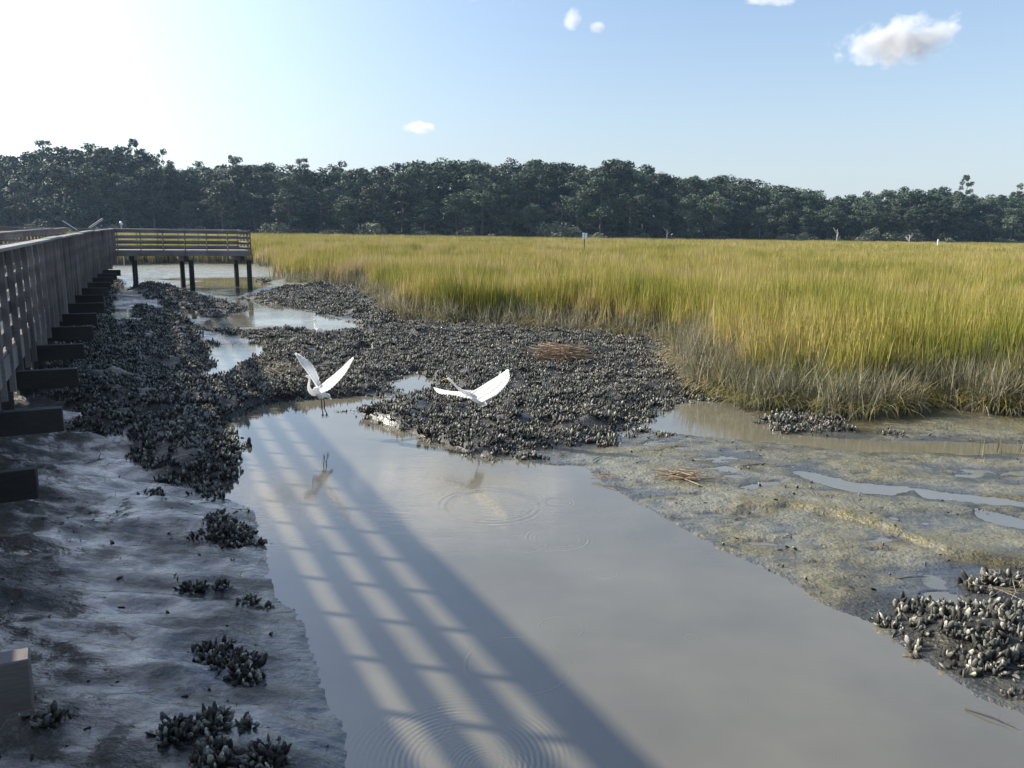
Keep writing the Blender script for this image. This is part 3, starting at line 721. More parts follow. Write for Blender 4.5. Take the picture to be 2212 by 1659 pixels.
for (px, top, lab, var) in ((95, 297, 'open crowned tall pine rising above the left end of the tree line', 0), (290, 303, 'tall ragged pine rising right of the leafy dome at left', 1), (352, 323, 'pointed pine standing alone on the left skyline', 2),
                       (506, 327, 'small tufted pine top above the skyline behind the boardwalk platform', 3), (655, 337, 'flat topped pine poking above the skyline left of the middle', 0), (2090, 380, 'crooked pine sticking up above the right skyline', 1),
                       (2200, 398, 'ragged pine at the right picture edge', 2), (1155, 336, 'rounded pine top standing slightly above the middle skyline', 3)):
    D = dist(px)+16; P = yp(px, top, D); tree('tall', P.x, D, (P.z-.3)/22.3, lab, None, .8, var)
bush = [(590, 4.5), (430, 3), (720, 4), (800, 5), (915, 3), (1195, 6.0), (1235, 4.6), (1215, 2.6), (1290, 3), (1010, 4), (1060, 2.4), (1450, 2.6), (1560, 3), (1700, 3.6), (1740, 4.2), (1805, 3.4), (1860, 4.5), (1890, 6), (1935, 5), (1965, 6), (1985, 4), (2050, 3.2), (2170, 4), (1390, 3), (1640, 2.4), (250, 3.5), (90, 4)]
for px, h in bush:
    D = dist(px)-7+random.uniform(-2, 2); P = yp(px, 500, D)
    tree('shrub', P.x, D, h/3.1, 'pale grey green shrub at the foot of the far tree line', 'shrubs along the foot of the tree line', 1.15)
# solid wood behind the rows
V = []; F = []; VA = []; mid = []; r = np.random.default_rng(5); cs = []
for k in range(1300):
    px = r.uniform(-200, 2400); D = dist(px)+34+r.uniform(0, 16); P = yp(px, prof(px)+14, D); cs.append(((P.x, D, r.uniform(.5, P.z-1.5)*(1 if k < 500 else .4)), 2.6, .3))
leaf_cloud(r, cs, 26, 1.3, V, F, VA, mid)
tag(add('woodland', mkmesh('woodland', [tuple(v) for v in V], F, PINE, attrs={'var': VA})), 'dense dark wood filling the space behind the front trees', 'woodland', kind='stuff')
# dead snags at the wood's foot
for px, h in ((1808, 3.6), (1440, 3.0), (1965, 2.6)):
    D = dist(px)-12; P = yp(px, 505, D); mb = MB(); r = random.Random(px)
    mb.loft([(0, 0, 0), (.1, 0, h*.5), (.0, 0, h)], [.14, .1, .03], 6)
    for k in range(5):
        a = r.random()*6.28; zz_ = h*(.35+.12*k); mb.loft([(.05, 0, zz_), (math.cos(a)*.5, math.sin(a)*.5, zz_+.4), (math.cos(a)*.9, math.sin(a)*.9, zz_+.9)], [.06, .04, .015], 5)
    o = mb.obj('dead_tree', plain('bleached_wood', (.5, .48, .44), .8), smooth=True); o.location = (P.x, D, .3); o.scale = (1.2, 1.2, 1.25)
    tag(o, {1808: 'bare bleached snag in front of the right woods', 1440: 'small pale snag before the middle woods', 1965: 'stubby pale snag among the right hand shrubs'}[px], 'dead tree')

# ------------------------------------------------------------------ boardwalk
RT = 2.91; DK = RT-1.15
def axes_for(d):
    d = Vector((d.x, d.y, d.z)).normalized(); n = Vector((-d.y, d.x, 0)).normalized(); return (d, n, d.cross(n))
# centre line of the water side railing : bends slightly and rises towards the far junction
C38 = yp(246, 493, 37.6)
RAILPATH = [bw(-9, .95, RT), bw(6, 1.22, RT), bw(10, 1.40, RT), bw(14, 1.43, RT), bw(22, 1.45, RT+.01), bw(30, 1.36, RT+.04)] + [Vector((C38.x, C38.y, RT+.08))]
def along(path, s):
    for a, b_ in zip(path, path[1:]):
        L = (b_-a).length
        if s <= L: return a.lerp(b_, s/L), (b_-a).normalized()
        s -= L
    return path[-1].copy(), (path[-1]-path[-2]).normalized()
def plen(path): return sum((b_-a).length for a, b_ in zip(path, path[1:]))
def boards(path, off, zc, hz, hn, seg=2.4, jit=.004, wav=.012, s0=0, s1=None, gap=.003):
    mb = MB(); s = s0; s1 = s1 or plen(path); k = 0
    while s < s1-.02:
        e = min(s+seg, s1); a, da = along(path, s); b_, db = along(path, e)
        d = (b_-a); n = Vector((-d.y, d.x, 0)).normalized()
        w = random.uniform(-wav, wav)
        mb.box((a+b_)/2 + n*off + Vector((0, 0, zc+w)), d.length/2-gap, hn, hz, axes_for(d), jit=jit); s = e
    return mb
def railing(root, path, off, side, spacing_, bh=.078, height=1.15, post=True, postlen=None, s0=0, s1=None, nrails=3):
    """off: sideways shift of the rail plane, side: +1 posts stand to the left of the boards"""
    cap = boards(path, off, -.02, .02, .085, 2.4, .003, .014, s0, s1); cap.obj('cap_rail', WOOD_CAP, root, bevel=.004)
    step_ = (height-.17)/ (nrails+.45)
    for k in range(nrails+1):
        zc = -.04-.085 - k*(height*.262)
        boards(path, off, zc, bh if k else bh+.007, .019, 3.0, .003, .008, s0, s1).obj('rail', WOOD, root, bevel=.003)
    if post:
        s = s0+.1; L = s1 or plen(path); posts = []
        while s < L: posts.append(s); s += spacing_
        for s in posts:
            c, d = along(path, s); n = Vector((-d.y, d.x, 0)).normalized()
            bot = -(postlen or height+.3)+random.uniform(-.05, .09); w = .046
            mb = MB(); lean = n*random.uniform(-.012, .012)+d*random.uniform(-.01, .01)
            mb.box(c+n*(off+side*(.019+w+.003))+Vector((0, 0, (bot-.043)/2)), .024, .034, (-.043-bot)/2, axes_for(d), jit=.004)
            mb.obj('post', WOOD, root, bevel=.004)
bwk = tag(empty('boardwalk', bw(9, 2.4, 0)), 'long weathered timber boardwalk with plank railings running away along the left bank', 'boardwalk')
def reparent(root):
    inv = Matrix.Translation(-root.location)
    for c in list(COL.objects):
        if c.parent == root and not c.get('_rp'):
            c.matrix_parent_inverse = inv; c['_rp'] = 1
LW = plen(RAILPATH)
railing(bwk, RAILPATH, .07, -1, .78, height=1.15, postlen=1.66)
railing(bwk, RAILPATH, 1.93, 1, .78, height=1.15, postlen=1.5)
# deck planks across
mb = MB(); s = 0
while s < LW:
    c, d = along(RAILPATH, s); n = Vector((-d.y, d.x, 0)).normalized()
    mb.box(c+n*1.0+Vector((0, 0, -1.15-.02)), .068, .98, .019, axes_for(d), jit=.003); s += .143
mb.obj('deck', WOOD_CAP, bwk)
for off in (.045, .7, 1.3, 1.955):
    boards(RAILPATH, off+.0, -1.15-.043-.13, .125, .022, 3.6, .003, .01).obj('joist', WOOD, bwk, bevel=.004)
# pile caps: pairs of beams under the joists, ends sticking out past the railing
capz = -1.15-.043-.26-.004
tt = []
for px, py in ((62, 1412), (78, 1010), (134, 880), (168, 794)):
    x, y = gp(px, py, RT+capz); tt.append((Vector((x, y, 0)).dot(DIRB), Vector((x, y, 0)).dot(LEFTB)))
caps = list(tt); t = tt[-1][0]
while t < 33: t += 2.25; caps.append((t, .78+random.uniform(-.06, .06)))
caps = [(-1.4, .8), (-4, .8)] + caps
for k, (t, Lr) in enumerate(caps):
    s = t+9; c, d = along(RAILPATH, s); n = Vector((-d.y, d.x, 0)).normalized(); o_ = Lr-c.dot(LEFTB) if t < 20 else -.62
    L0, L1 = o_, 2.45
    mb = MB(); mb.box(c+n*((L0+L1)/2)+Vector((0, 0, capz-.115)), .05, (L1-L0)/2, .113, axes_for(d), jit=.006)
    mb.obj('pile_cap', WOOD if k == 2 else WOOD_DARK, bwk, bevel=.006)  # nearest cap in lighter wood, its sunlit look put into the colour
    for off in (.45, 1.65):
        pc = c+n*off; g = min(gz(pc.x, pc.y), 0)-.3; top = c.z+capz-.29
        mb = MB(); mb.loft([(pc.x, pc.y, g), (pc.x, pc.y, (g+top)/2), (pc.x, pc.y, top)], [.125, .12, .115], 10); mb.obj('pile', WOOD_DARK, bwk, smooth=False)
# bump-out under the photographer
BO = [bw(-6, -.30, RT), bw(-.25, -.30, RT)]
mb = MB(); s = 0
while s < 5.7:
    c = bw(-6+s, 0, RT); mb.box(c+LEFTB*.55+Vector((0, 0, -1.17)), .068, .86, .019, axes_for(DIRB), jit=.003); s += .143
mb.obj('landing_deck', WOOD_CAP, bwk)
boards(BO, 0, -1.15-.173, .125, .022).obj('landing_joist', WOOD, bwk)
reparent(bwk)

# cross walk with the viewing platform at the far end
PA = Vector((C38.x, C38.y, RT+.07)); PB = yp(537, 497, 40.4); PB.z = PA.z
dX = (PB-PA).normalized(); nX = Vector((-dX.y, dX.x, 0))
plat = tag(empty('viewing_platform', (PB.x, PB.y, 0)), 'raised timber viewing platform with open plank railings over the creek', 'platform')
HP = .99; PW = 3.2
front = [PA - dX*.0, PB]; back = [PA+nX*PW - dX*2.0, PB+nX*PW]; endp = [PB, PB+nX*PW]
wl = [PA - dX*34 + nX*PW, PA+nX*PW-dX*2.0]
railing(plat, front, 0, -1, .985, bh=.055, height=HP, postlen=HP+.26); railing(plat, back, 0, 1, .985, bh=.055, height=HP, postlen=HP+.26)
railing(plat, endp, -.0, -1, .985, bh=.055, height=HP, postlen=HP+.26); railing(plat, wl, 0, 1, 1.2, bh=.055, height=HP, postlen=HP+.26)
mb = MB(); L = (PB-PA).length; s = -34
while s < L:
    wd = PW/2; cc = PA+dX*s+nX*wd
    mb.box(cc+Vector((0, 0, -HP-.02)), .068, wd-.03, .019, axes_for(dX), jit=.003); s += .143
mb.obj('deck', WOOD_CAP, plat)
for off in (-.03, PW*.33, PW*.66, PW+.03):
    boards([PA-dX*(1 if off < 1 else 30), PB], off, -HP-.043-.125, .12, .022, 3.6, .003, .006).obj('joist', WOOD, plat, bevel=.004)
for u in (.035, .43, .48, .885, .985):
    pass
for px, sds in ((285, ((.1, .1),)), (401, ((.04, .6), (.25, .1))), (522, ((.08, .5), (.36, .1)))):
    d_ = ray(px, 560); # where the sight line crosses the platform front
    k_ = ((PA.x*nX.x+PA.y*nX.y))/(d_.x*nX.x+d_.y*nX.y); c = Vector((d_.x*k_, d_.y*k_, 0))
    mb = MB(); z0 = PA.z-HP-.043-.25
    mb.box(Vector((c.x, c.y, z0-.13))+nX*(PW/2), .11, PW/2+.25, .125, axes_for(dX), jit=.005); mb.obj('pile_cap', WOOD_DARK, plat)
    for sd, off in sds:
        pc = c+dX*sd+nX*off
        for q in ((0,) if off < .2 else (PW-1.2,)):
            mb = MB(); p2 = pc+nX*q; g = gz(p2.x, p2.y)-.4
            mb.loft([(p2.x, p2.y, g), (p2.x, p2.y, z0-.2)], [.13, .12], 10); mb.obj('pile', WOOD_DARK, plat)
for k in range(6):
    p2 = PA-dX*(3+k*4.5)+nX*PW*.5
    for q in (-.9, .9):
        mb = MB(); p3 = p2+nX*q; mb.loft([(p3.x, p3.y, -.2), (p3.x, p3.y, PA.z-HP-.2)], [.15, .14], 8); mb.obj('pile', WOOD_DARK, plat)
reparent(plat)

# interpretive panels above the railing near the junction
def panel(px, py, D, tiltdir, lab):
    P = yp(px, py, D); rt = tag(empty('interpretive_panel', (P.x, P.y, P.z-.42)), lab, 'sign', 'slanted information panels on the boardwalk')
    ax = Vector((.87, .49, 0)).normalized()
    up = (Vector((0, 0, 1))*.62 + ax*tiltdir*.85).normalized(); yv = Vector((-.49, .87, 0)).normalized(); nn = up.cross(yv).normalized()
    mb = MB(); mb.box((0, 0, .42), .018, .42, .31, (nn, yv, up)); mb.obj('panel', SIGNW, rt, bevel=.004)
    mb = MB(); mb.box(Vector((0, 0, .42))-nn*.03*tiltdir*(-1 if nn.z > 0 else 1)*(1), .014, .44, .33, (nn, yv, up)); mb.obj('frame', LEGM, rt)
    for q in (-.28, .28):
        mb = MB(); mb.loft([yv*q+Vector((-ax.x*.05*tiltdir, 0, -1.1)), yv*q+Vector((0, 0, .28))], [.035, .035], 8); mb.obj('support', METAL, rt)
panel(151, 487, 33, -1, 'slanted information panel leaning left above the boardwalk railing')
panel(208, 483, 33.5, 1, 'slanted information panel leaning right above the boardwalk railing')

# marker sign in the marsh, small far posts
P = yp(1263, 503, 68)
rt = tag(empty('marsh_sign', (P.x, P.y, .3)), 'small pale sign board on a post standing in the marsh grass', 'sign'); h = P.z-.3
mb = MB(); mb.box((0, 0, h/2-.1), .045, .045, h/2+.1); mb.obj('post', WOOD, rt)
mb = MB(); mb.box((-.10, -.07, h-.26), .085, .012, .27); mb.box((.12, -.07, h-.28), .10, .012, .26); mb.obj('board', SIGNW, rt, bevel=.004)
P = yp(261, 478, 58); rt = tag(empty('marker_post', (P.x, P.y, .3)), 'thin marker post with a white top behind the boardwalk junction', 'post'); h = P.z-.3
mb = MB(); mb.loft([(0, 0, -.3), (0, 0, h)], [.03, .03], 8); mb.obj('pole', METAL, rt)
mb = MB(); mb.loft([(-.05, 0, h-.02), (.0, 0, h-.1), (.09, 0, h-.26)], [.07, .10, .05], 8); mb.obj('cap', SIGNW, rt, smooth=True)
P = yp(2027, 517, 150); rt = tag(empty('marker_post', (P.x, P.y, .3)), 'tiny white stake at the far right of the marsh', 'post'); h = P.z-.3
mb = MB(); mb.box((0, 0, h/2), .09, .09, h/2); mb.obj('pole', SIGNW, rt)

# ------------------------------------------------------------------ egrets
def feather(mb, a, b_, w, nrm, mi=0, droop=0):
    a = Vector(a); b_ = Vector(b_); d = b_-a; s = d.cross(nrm).normalized(); b0 = len(mb.V); prof_ = [(0, .45), (.3, .9), (.65, 1), (.88, .75), (1, .12)]
    for t, k in prof_:
        p_ = a+d*t+nrm*droop*t*t; mb.V += [p_-s*w*k*.5, p_+nrm*w*.10*k, p_+s*w*k*.5]
    for i in range(len(prof_)-1):
        q = b0+3*i; mb.F += [(q, q+1, q+4, q+3), (q+1, q+2, q+5, q+4)]; mb.M += [mi]*2
def poly_at(P, t):
    P = [Vector(q) for q in P]; L = [(b_-a).length for a, b_ in zip(P, P[1:])]; s = t*sum(L)
    for i, l in enumerate(L):
        if s <= l or i == len(L)-1: return P[i].lerp(P[i+1], min(1, s/l))
        s -= l
def wing(mb, lead, trail, n=26, cov=True):
    nrm = (Vector(lead[-1])-Vector(lead[0])).cross(Vector(trail[0])-Vector(lead[0])).normalized()
    L = catmull(lead, 4); T = catmull(trail, 4); full = (Vector(lead[-1])-Vector(lead[0])).length
    for i in range(n):
        t = i/(n-1); a = poly_at(L, min(1, t*.93)); b_ = poly_at(T, t); w = full/n*1.9*(1+.5*t)
        feather(mb, a, b_, max(w, .02), nrm, 0, .01*(i % 2)); 
    for lay, fr, m_ in ((.004, .62, n), (.008, .36, n)):
        for i in range(m_):
            t = i/(m_-1)*.9; a = poly_at(L, t); b_ = a.lerp(poly_at(T, min(1, t*1.05)), fr)
            for sg in (1, -1): feather(mb, a+nrm*lay*sg, b_+nrm*lay*sg, full/n*2.2, nrm, 0)
    mb.loft(L, [.020-(.016*i/(len(L)-1)) for i in range(len(L))], 6, 0)
def spine(mb, pts, mi=0, n=12):
    P = catmull([p_[0] for p_ in pts], 4); rr = []
    for i in range(len(pts)-1):
        for k in range(4): rr.append(pts[i][1]*(1-k/4)+pts[i+1][1]*k/4)
    rr.append(pts[-1][1]); mb.loft(P, rr, n, mi)
def bird_pt(Y0):
    return lambda px, py, dy=0.0: yp(px, py, Y0+dy)
def finish(mb, name, loc, lab, cat='bird'):
    loc = Vector(loc); mb.V = [v-loc for v in mb.V]
    o = mb.obj(name, [FEATHER, BILL, LEGM], smooth=True); o.location = loc; return tag(o, lab, cat)
# left bird, taking off, legs trailing
q = bird_pt(11.9); mb = MB()
spine(mb, [(q(661, 813.5, -.03), .010), (q(663.5, 813, -.03), .020), (q(667, 814.5, -.02), .022), (q(668.5, 820, -.01), .016), (q(667.5, 828, -.01), .017), (q(667, 836, -.02), .021),
           (q(670.5, 844, -.02), .034), (q(677, 847.5, 0), .056), (q(686, 845, .02), .078), (q(694, 849, .05), .066), (q(701, 853, .08), .040), (q(708, 855.5, .11), .020), (q(714, 857, .13), .006)])
spine(mb, [(q(654.5, 813, -.05), .002), (q(658, 813.3, -.04), .007), (q(662, 813.6, -.03), .012)], 1, 8)
for k in range(9): feather(mb, q(697, 850, .06), q(713+k*.4, 853+k*1.1, .12), .035, Vector((0, -.8, .6)))
wing(mb, [q(688, 838, .04), q(680, 826, .12), q(662, 800, .30), q(650, 785, .38), q(639, 761, .48)],
         [q(696, 841, .06), q(691, 822, .14), q(686, 806, .24), q(677, 789, .34), q(666, 777, .40), q(650, 767, .46), q(640, 762, .48)])
wing(mb, [q(692, 836, -.01), q(703, 826, -.10), q(722, 810, -.24), q(740, 794, -.34), q(761, 774, -.44)],
         [q(697, 847, -.22), q(713, 840, -.30), q(732, 822, -.42), q(747, 804, -.48), q(755, 790, -.50), q(762, 776, -.47)])
for lx, dy in ((0, 0), (6, .06)):
    spine(mb, [(q(684+lx, 848, dy), .034), (q(688+lx, 856, dy), .022), (q(692+lx, 862, dy), .011)], 0, 8)
    kx, ky = (695+lx*1.0, 878); fx, fy = (697.5+lx*1.4, 893)
    spine(mb, [(q(691+lx, 860, dy), .010), (q(kx-.5, 868, dy), .008), (q(kx, ky, dy), .011), (q(kx+.8, ky+7, dy), .007), (q(fx, fy, dy), .008)], 2, 6)
    for a, c in ((-2.2, 10), (.5, 11), (3.4, 8), (-3, 5)): spine(mb, [(q(fx, fy, dy), .006), (q(fx+a*.6, fy+c*.5, dy), .005), (q(fx+a, fy+c, dy), .003)], 2, 5)
finish(mb, 'egret', q(688, 845), 'white egret rising off the water with legs dangling and neck curved')
# right bird, flying left, neck stretched, wings spread
q = bird_pt(11.7); mb = MB()
spine(mb, [(q(966, 818.5, -.02), .012), (q(969, 818.5, -.02), .022), (q(973, 821.5, -.01), .021), (q(978, 826.5, 0), .015), (q(986, 835, 0), .016), (q(994, 842, 0), .020), (q(1003, 847, 0), .034),
           (q(1013, 851, .0), .058), (q(1024, 855, .02), .080), (q(1032, 862, .04), .074), (q(1036, 868, .06), .045), (q(1038, 873, .07), .018)])
spine(mb, [(q(956.5, 820.5, -.05), .002), (q(961, 819.4, -.04), .009), (q(967, 819, -.02), .015)], 1, 8)
for k in range(13):
    a = (k-6)/6; feather(mb, q(1035+a*4, 864-abs(a)*1, .05), q(1039+a*12, 880-abs(a)*5, .10), .05, Vector((0, -.9, .4)))
wing(mb, [q(1018, 850, -.03), q(1033, 841, -.10), q(1053, 827.5, -.20), q(1078, 812, -.28), q(1096, 801, -.34)],
         [q(1044, 868, -.24), q(1056, 861, -.32), q(1071, 853, -.40), q(1084, 842, -.45), q(1094, 830, -.47), q(1101, 817, -.46), q(1099, 801, -.40)], 30)
feather(mb, q(1078, 812, -.28), q(1081, 801, -.28), .03, Vector((0, -1, 0)))
wing(mb, [q(1012, 849, .05), q(996, 848, .14), q(974, 846, .26), q(954, 842, .36), q(937, 837, .44)],
         [q(1018, 862, -.12), q(1004, 859.5, -.06), q(985, 855, .04), q(968, 852.5, .14), q(956, 852, .22), q(945, 849, .30), q(938, 840, .40)])
spine(mb, [(q(1020, 862, .03), .030), (q(1028, 870, .05), .014), (q(1030, 878, .10), .007), (q(1034, 882, .22), .006)], 2, 6)
finish(mb, 'egret', q(1025, 856), 'white egret gliding left over the oysters with yellow bill and outstretched neck')
# third bird standing far up the creek
q = bird_pt(23.0); mb = MB()
spine(mb, [(q(677, 691.3), .012), (q(679.5, 690.6), .024), (q(682, 692.5), .022), (q(682, 697, -.01), .018), (q(680, 702), .022), (q(682, 708), .035), (q(687, 712), .085), (q(692, 716), .085), (q(697, 722), .05), (q(700, 727), .012)])
spine(mb, [(q(672.5, 692.8), .003), (q(678, 691.2), .012)], 1, 6)
for lx in (0, 3): spine(mb, [(q(689+lx, 717), .016), (q(690+lx, 724), .010), (q(689+lx, 732), .009)], 2, 6)
finish(mb, 'egret', q(688, 712), 'small white egret standing upright far up the creek behind the oysters')

# ------------------------------------------------------------------ reed bundles, twigs, shoots
def bundle(name, px, py, L, n, seed, mat, lab, thick=.008, h=.12):
    r = random.Random(seed); x, y = gp(px, py, .12); z0 = gz(x, y)+.02; mb = MB()
    for k in range(n):
        a = r.gauss(0, .35) if r.random() < .75 else r.random()*3.1; l = L*r.uniform(.3, 1)/2; c = Vector((r.gauss(0, L*.16), r.gauss(0, L*.13), z0+r.random()**2*h+.02))
        d = Vector((math.cos(a), math.sin(a), r.gauss(0, .06))); nn = Vector((-d.y, d.x, 0))
        mb.loft([c-d*l, c+nn*r.gauss(0, .03)*L, c+d*l], [thick*r.uniform(.5, 1)]*3, 5, 0 if r.random() < .7 else 1)
    o = mb.obj(name, [mat, STRAW], smooth=False); o.location = (x, y, 0); return tag(o, lab, 'reeds', 'heaps of drifted dead reeds')
bundle('reed_heap', 1212, 782, 1.25, 210, 3, REED, 'brown heap of dead reeds lying on the sunlit oyster bed', .007, .3)
bundle('reed_heap', 1480, 1020, .62, 34, 4, REED, 'small bundle of brown reeds lying on the grey mud flat', .007, .08)
bundle('reed_heap', 1300, 1018, .30, 10, 6, REED, 'few reddish reed scraps at the water edge of the mud flat', .005, .04)
bundle('reed_heap', 2200, 1270, .55, 14, 7, STRAW, 'pale straws strewn over the oysters at the right edge', .004, .18)
bundle('reed_heap', 620, 810, 1.3, 40, 8, STRAW, 'thin straws lying across the oysters left of the rising egret', .005, .25)
tw = [(1965, 1243, 80, 4, 'long thin dark twig lying on the right mud flat'), (1505, 1032, 110, 3, 'dark stick lying across the reed bundle'), (1335, 1048, 60, -14, 'crooked dark twig near the tip of the mud flat'),
      (1480, 962, 22, -60, 'short twig stuck upright in the mud beside the low oyster clump'), (1640, 1002, 70, 3, 'flat dark stick between puddles in the middle of the mud flat'), (1290, 990, 26, 30, 'short slanting twig near the top of the mud spit'),
      (2140, 1540, 60, -25, 'dark twig floating at the lower right corner'), (215, 1005, 20, 60, 'thin twig poking out of the shaded mud'), (1405, 1072, 30, 80, 'short upright twig near the water edge of the mud flat')]
for px, py, wp, ang, lab in tw:
    x, y = gp(px, py, .05); dep = math.hypot(x, y, CAMZ); l = wp/FPX*dep/2; z0 = max(gz(x, y), 0)+.012
    if abs(ang) >= 55: d = Vector((math.cos(R(abs(ang)))*.7, .2, math.sin(R(abs(ang)))))
    else: d = Vector((math.cos(R(ang)), math.sin(R(ang))*2.2, .04))
    mb = MB(); mb.loft([-d*l if abs(ang) < 55 else (0, 0, -.03), Vector((0, .01, .01)), d*l*.6+Vector((0, .015, 0)), d*l], [.006, .006, .0045, .002], 5)
    mb.loft([d*l*.3, d*l*.5+Vector((.01, .04, .04))], [.003, .001], 4)
    o = mb.obj('twig', TWIG); o.location = (x, y, z0); tag(o, lab, 'twig')
for px, py, h, lab in ((2122, 982, 66, 'tall pale grass shoot standing alone in the shallow water at right'), (2160, 975, 44, 'pair of short grass shoots right of the tall shoot'), (2205, 972, 30, 'low grass shoots at the right picture edge')):
    x, y = gp(px, py, .02); dep = math.hypot(x, y, CAMZ); hh_ = h/FPX*dep
    o = add('grass_shoot', tuft(9, .05, hh_*.5, hh_, .012, .22, GRASSDRY, .8, int(px), 5)); o.location = (x, y, 0); tag(o, lab, 'plant')

# ------------------------------------------------------------------ clouds
CLM = bpy.data.materials.new('cloud_vapour'); CLM.use_nodes = True; nt = CLM.node_tree; nt.nodes.remove(nt.nodes['Principled BSDF'])
tc = nt.nodes.new('ShaderNodeTexCoord'); pv = N(nt, 'ShaderNodeVolumePrincipled'); 
ln = nt.nodes.new('ShaderNodeVectorMath'); ln.operation = 'LENGTH'; nt.links.new(tc.outputs['Object'], ln.inputs[0])
oi = nt.nodes.new('ShaderNodeObjectInfo'); sh = nt.nodes.new('ShaderNodeVectorMath'); sh.operation = 'ADD'
cx = nt.nodes.new('ShaderNodeCombineXYZ'); nt.links.new(math_(nt, 'MULTIPLY', oi.outputs['Random'], 30), cx.inputs[0])
nt.links.new(wpos(nt, (.01, .01, .013)), sh.inputs[0]); nt.links.new(cx.outputs[0], sh.inputs[1])
nz = noise(nt, sh.outputs[0], 2.1, 6, .6)
dn = math_(nt, 'SUBTRACT', math_(nt, 'MULTIPLY', nz, 1.9), ln.outputs['Value'])
dn = math_(nt, 'MULTIPLY', math_(nt, 'MAXIMUM', math_(nt, 'SUBTRACT', dn, .30), 0), .13)
nt.links.new(dn, pv.inputs['Density']); pv.inputs['Color'].default_value = (.97, .97, .98, 1); pv.inputs['Anisotropy'].default_value = .3
nt.links.new(pv.outputs[0], nt.nodes['Material Output'].inputs['Volume'])
CLT = CLM.copy(); CLT.name = 'thin_cloud_vapour'
for n_ in CLT.node_tree.nodes:
    if n_.type == 'MATH' and n_.operation == 'MULTIPLY' and abs(n_.inputs[1].default_value-.10) < .04 and not n_.inputs[1].is_linked and n_.inputs[0].is_linked and n_.outputs[0].links and n_.outputs[0].links[0].to_socket.name == 'Density': n_.inputs[1].default_value = .05
bmv = []
def ico(name):
    import bmesh
    bm = bmesh.new(); bmesh.ops.create_icosphere(bm, subdivisions=3, radius=1); me = bpy.data.meshes.new(name); bm.to_mesh(me); bm.free(); me.materials.append(CLM); return me
CI = ico('cloud')
for px, py, wx, wz, lab in ((1945, 88, 150, 60, 'largest white cumulus cloud with a grey underside at the upper right'), (1236, 44, 26, 34, 'small upright wisp of cloud near the top middle'), (1292, 59, 22, 14, 'tiny cloud right of the upright wisp'),
                            (1665, -2, 75, 16, 'thin cloud cut by the top edge of the picture'), (915, 276, 50, 17, 'small faint cloud low over the left woods')):
    P = yp(px, py, 1700); o = add('cloud', CI); o.location = P; k_ = 1700/FPX
    o.scale = (wx*k_, wx*k_*.7, wz*k_); tag(o, lab, 'cloud')
    if wx == 150: o.rotation_euler = (0, R(-6), 0)
for az, el, w_, h_, lab in ((-3.5, 18.3, 330, 120, 'cloud above the picture seen mirrored in the creek beside the egrets'), (-17, 18.6, 190, 110, 'cloud above the picture seen mirrored at the left of the creek')):
    d_ = Vector((math.sin(R(az))*math.cos(R(el)), math.cos(R(az))*math.cos(R(el)), math.sin(R(el)))); me_ = CI.copy(); me_.materials[0] = CLT; o = add('cloud', me_); o.location = d_*1700; o.scale = (w_, w_*.5, h_); tag(o, lab, 'cloud')

# ------------------------------------------------------------------ haze, light, sky
hz = nmat('haze_air')[0]; nt = hz.node_tree; nt.nodes.remove(nt.nodes['Principled BSDF'])
pv = N(nt, 'ShaderNodeVolumePrincipled'); pv.inputs['Density'].default_value = 00.00018; pv.inputs['Color'].default_value = (.5, .72, 1, 1); pv.inputs['Anisotropy'].default_value = .35
nt.links.new(pv.outputs[0], nt.nodes['Material Output'].inputs['Volume'])
if True:
    mb = MB(); mb.box((0, 250, 16), 700, 420, 18); o = mb.obj('haze', hz); tag(o, 'thin pale air over the marsh and the far woods', 'haze', kind='stuff')

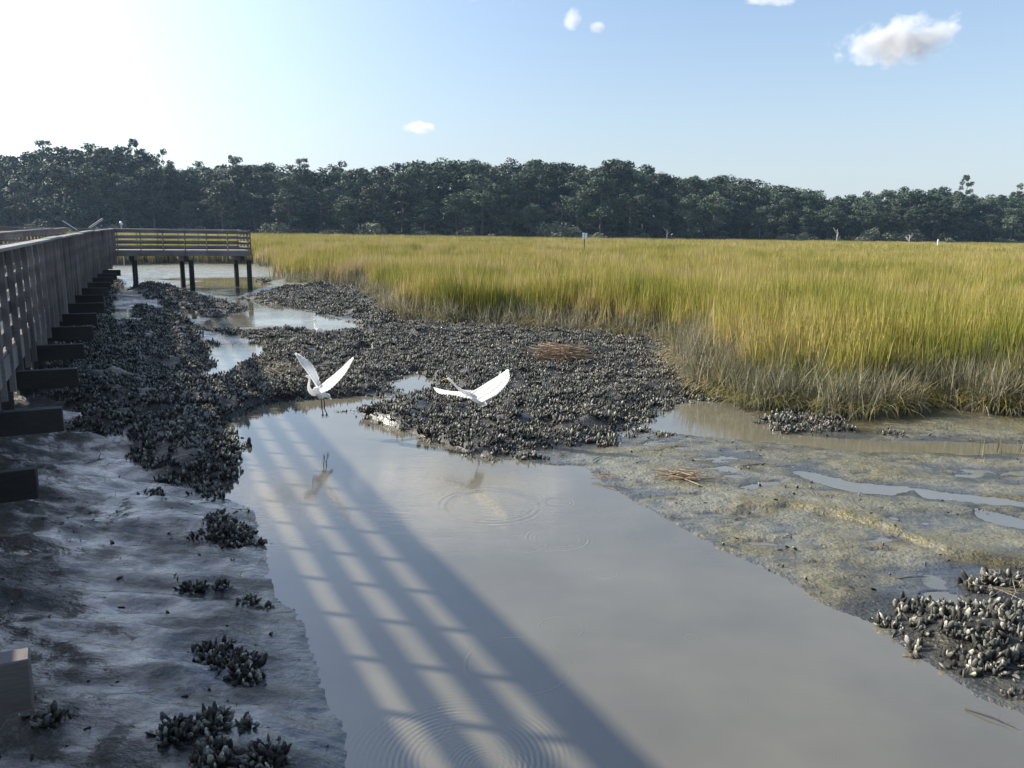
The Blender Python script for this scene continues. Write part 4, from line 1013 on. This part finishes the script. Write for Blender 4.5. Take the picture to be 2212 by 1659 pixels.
SUN_AZ, SUN_EL = -77.0, 30.4       # azimuth measured clockwise from the view axis (+y)
sd = Vector((math.sin(R(SUN_AZ))*math.cos(R(SUN_EL)), math.cos(R(SUN_AZ))*math.cos(R(SUN_EL)), math.sin(R(SUN_EL))))
sl = bpy.data.lights.new('sun', 'SUN'); sl.energy = 5.0; sl.angle = R(1.0); sl.color = (1, .94, .84)
so = bpy.data.objects.new('sun', sl); COL.objects.link(so); so.rotation_euler = (-sd).to_track_quat('-Z', 'Y').to_euler()
w = bpy.data.worlds.new('World'); SC.world = w; w.use_nodes = True; nt = w.node_tree
GLOW, GLOWP, TINT = 11.0, 3.4, (.86, .92, 1.06)
sk = nt.nodes.new('ShaderNodeTexSky'); sk.sky_type = 'NISHITA'; sk.sun_disc = False
sk.sun_elevation = R(SUN_EL); sk.sun_rotation = R(SUN_AZ); sk.air_density = 1.3; sk.dust_density = .6; sk.ozone_density = 2.0; sk.altitude = 0
tcw = nt.nodes.new('ShaderNodeTexCoord'); dt = nt.nodes.new('ShaderNodeVectorMath'); dt.operation = 'DOT_PRODUCT'
nt.links.new(tcw.outputs['Generated'], dt.inputs[0]); dt.inputs[1].default_value = sd
glow = math_(nt, 'MINIMUM', math_(nt, 'POWER', math_(nt, 'MAXIMUM', dt.outputs['Value'], 0), GLOWP), .36)
tint = mix(nt, 1.0, sk.outputs[0], TINT, 'MULTIPLY')
gl = nt.nodes.new('ShaderNodeVectorMath'); gl.operation = 'SCALE'; gl.inputs[0].default_value = (1, .98, .95); nt.links.new(math_(nt, 'MULTIPLY', glow, GLOW), gl.inputs['Scale'])
ad = nt.nodes.new('ShaderNodeVectorMath'); ad.operation = 'ADD'; nt.links.new(tint, ad.inputs[0]); nt.links.new(gl.outputs[0], ad.inputs[1])
sz = nt.nodes.new('ShaderNodeSeparateXYZ'); nt.links.new(tcw.outputs['Generated'], sz.inputs[0])
hzf = math_(nt, 'MULTIPLY', math_(nt, 'POWER', math.e, math_(nt, 'MULTIPLY', math_(nt, 'MAXIMUM', sz.outputs['Z'], 0), -5.2)), .85)
nt.links.new(mix(nt, hzf, tint, (3.5, 4.0, 4.65)), ad.inputs[0])
bg = nt.nodes['Background']; bg.inputs[1].default_value = .09; nt.links.new(ad.outputs[0], bg.inputs[0])
SC.view_settings.view_transform = 'Standard'; SC.view_settings.look = 'None'; SC.view_settings.exposure = 1.0; SC.view_settings.gamma = 1
SC.view_settings.use_curve_mapping = False
cy = SC.cycles; cy.use_denoising = True; cy.max_bounces = 8; cy.diffuse_bounces = 3; cy.glossy_bounces = 3; cy.transmission_bounces = 2; cy.volume_bounces = 1; cy.transparent_max_bounces = 6
cy.sample_clamp_indirect = 6; cy.volume_max_steps = 64; cy.volume_step_rate = 2
try: cy.denoiser = 'OPENIMAGEDENOISE'
except Exception: pass
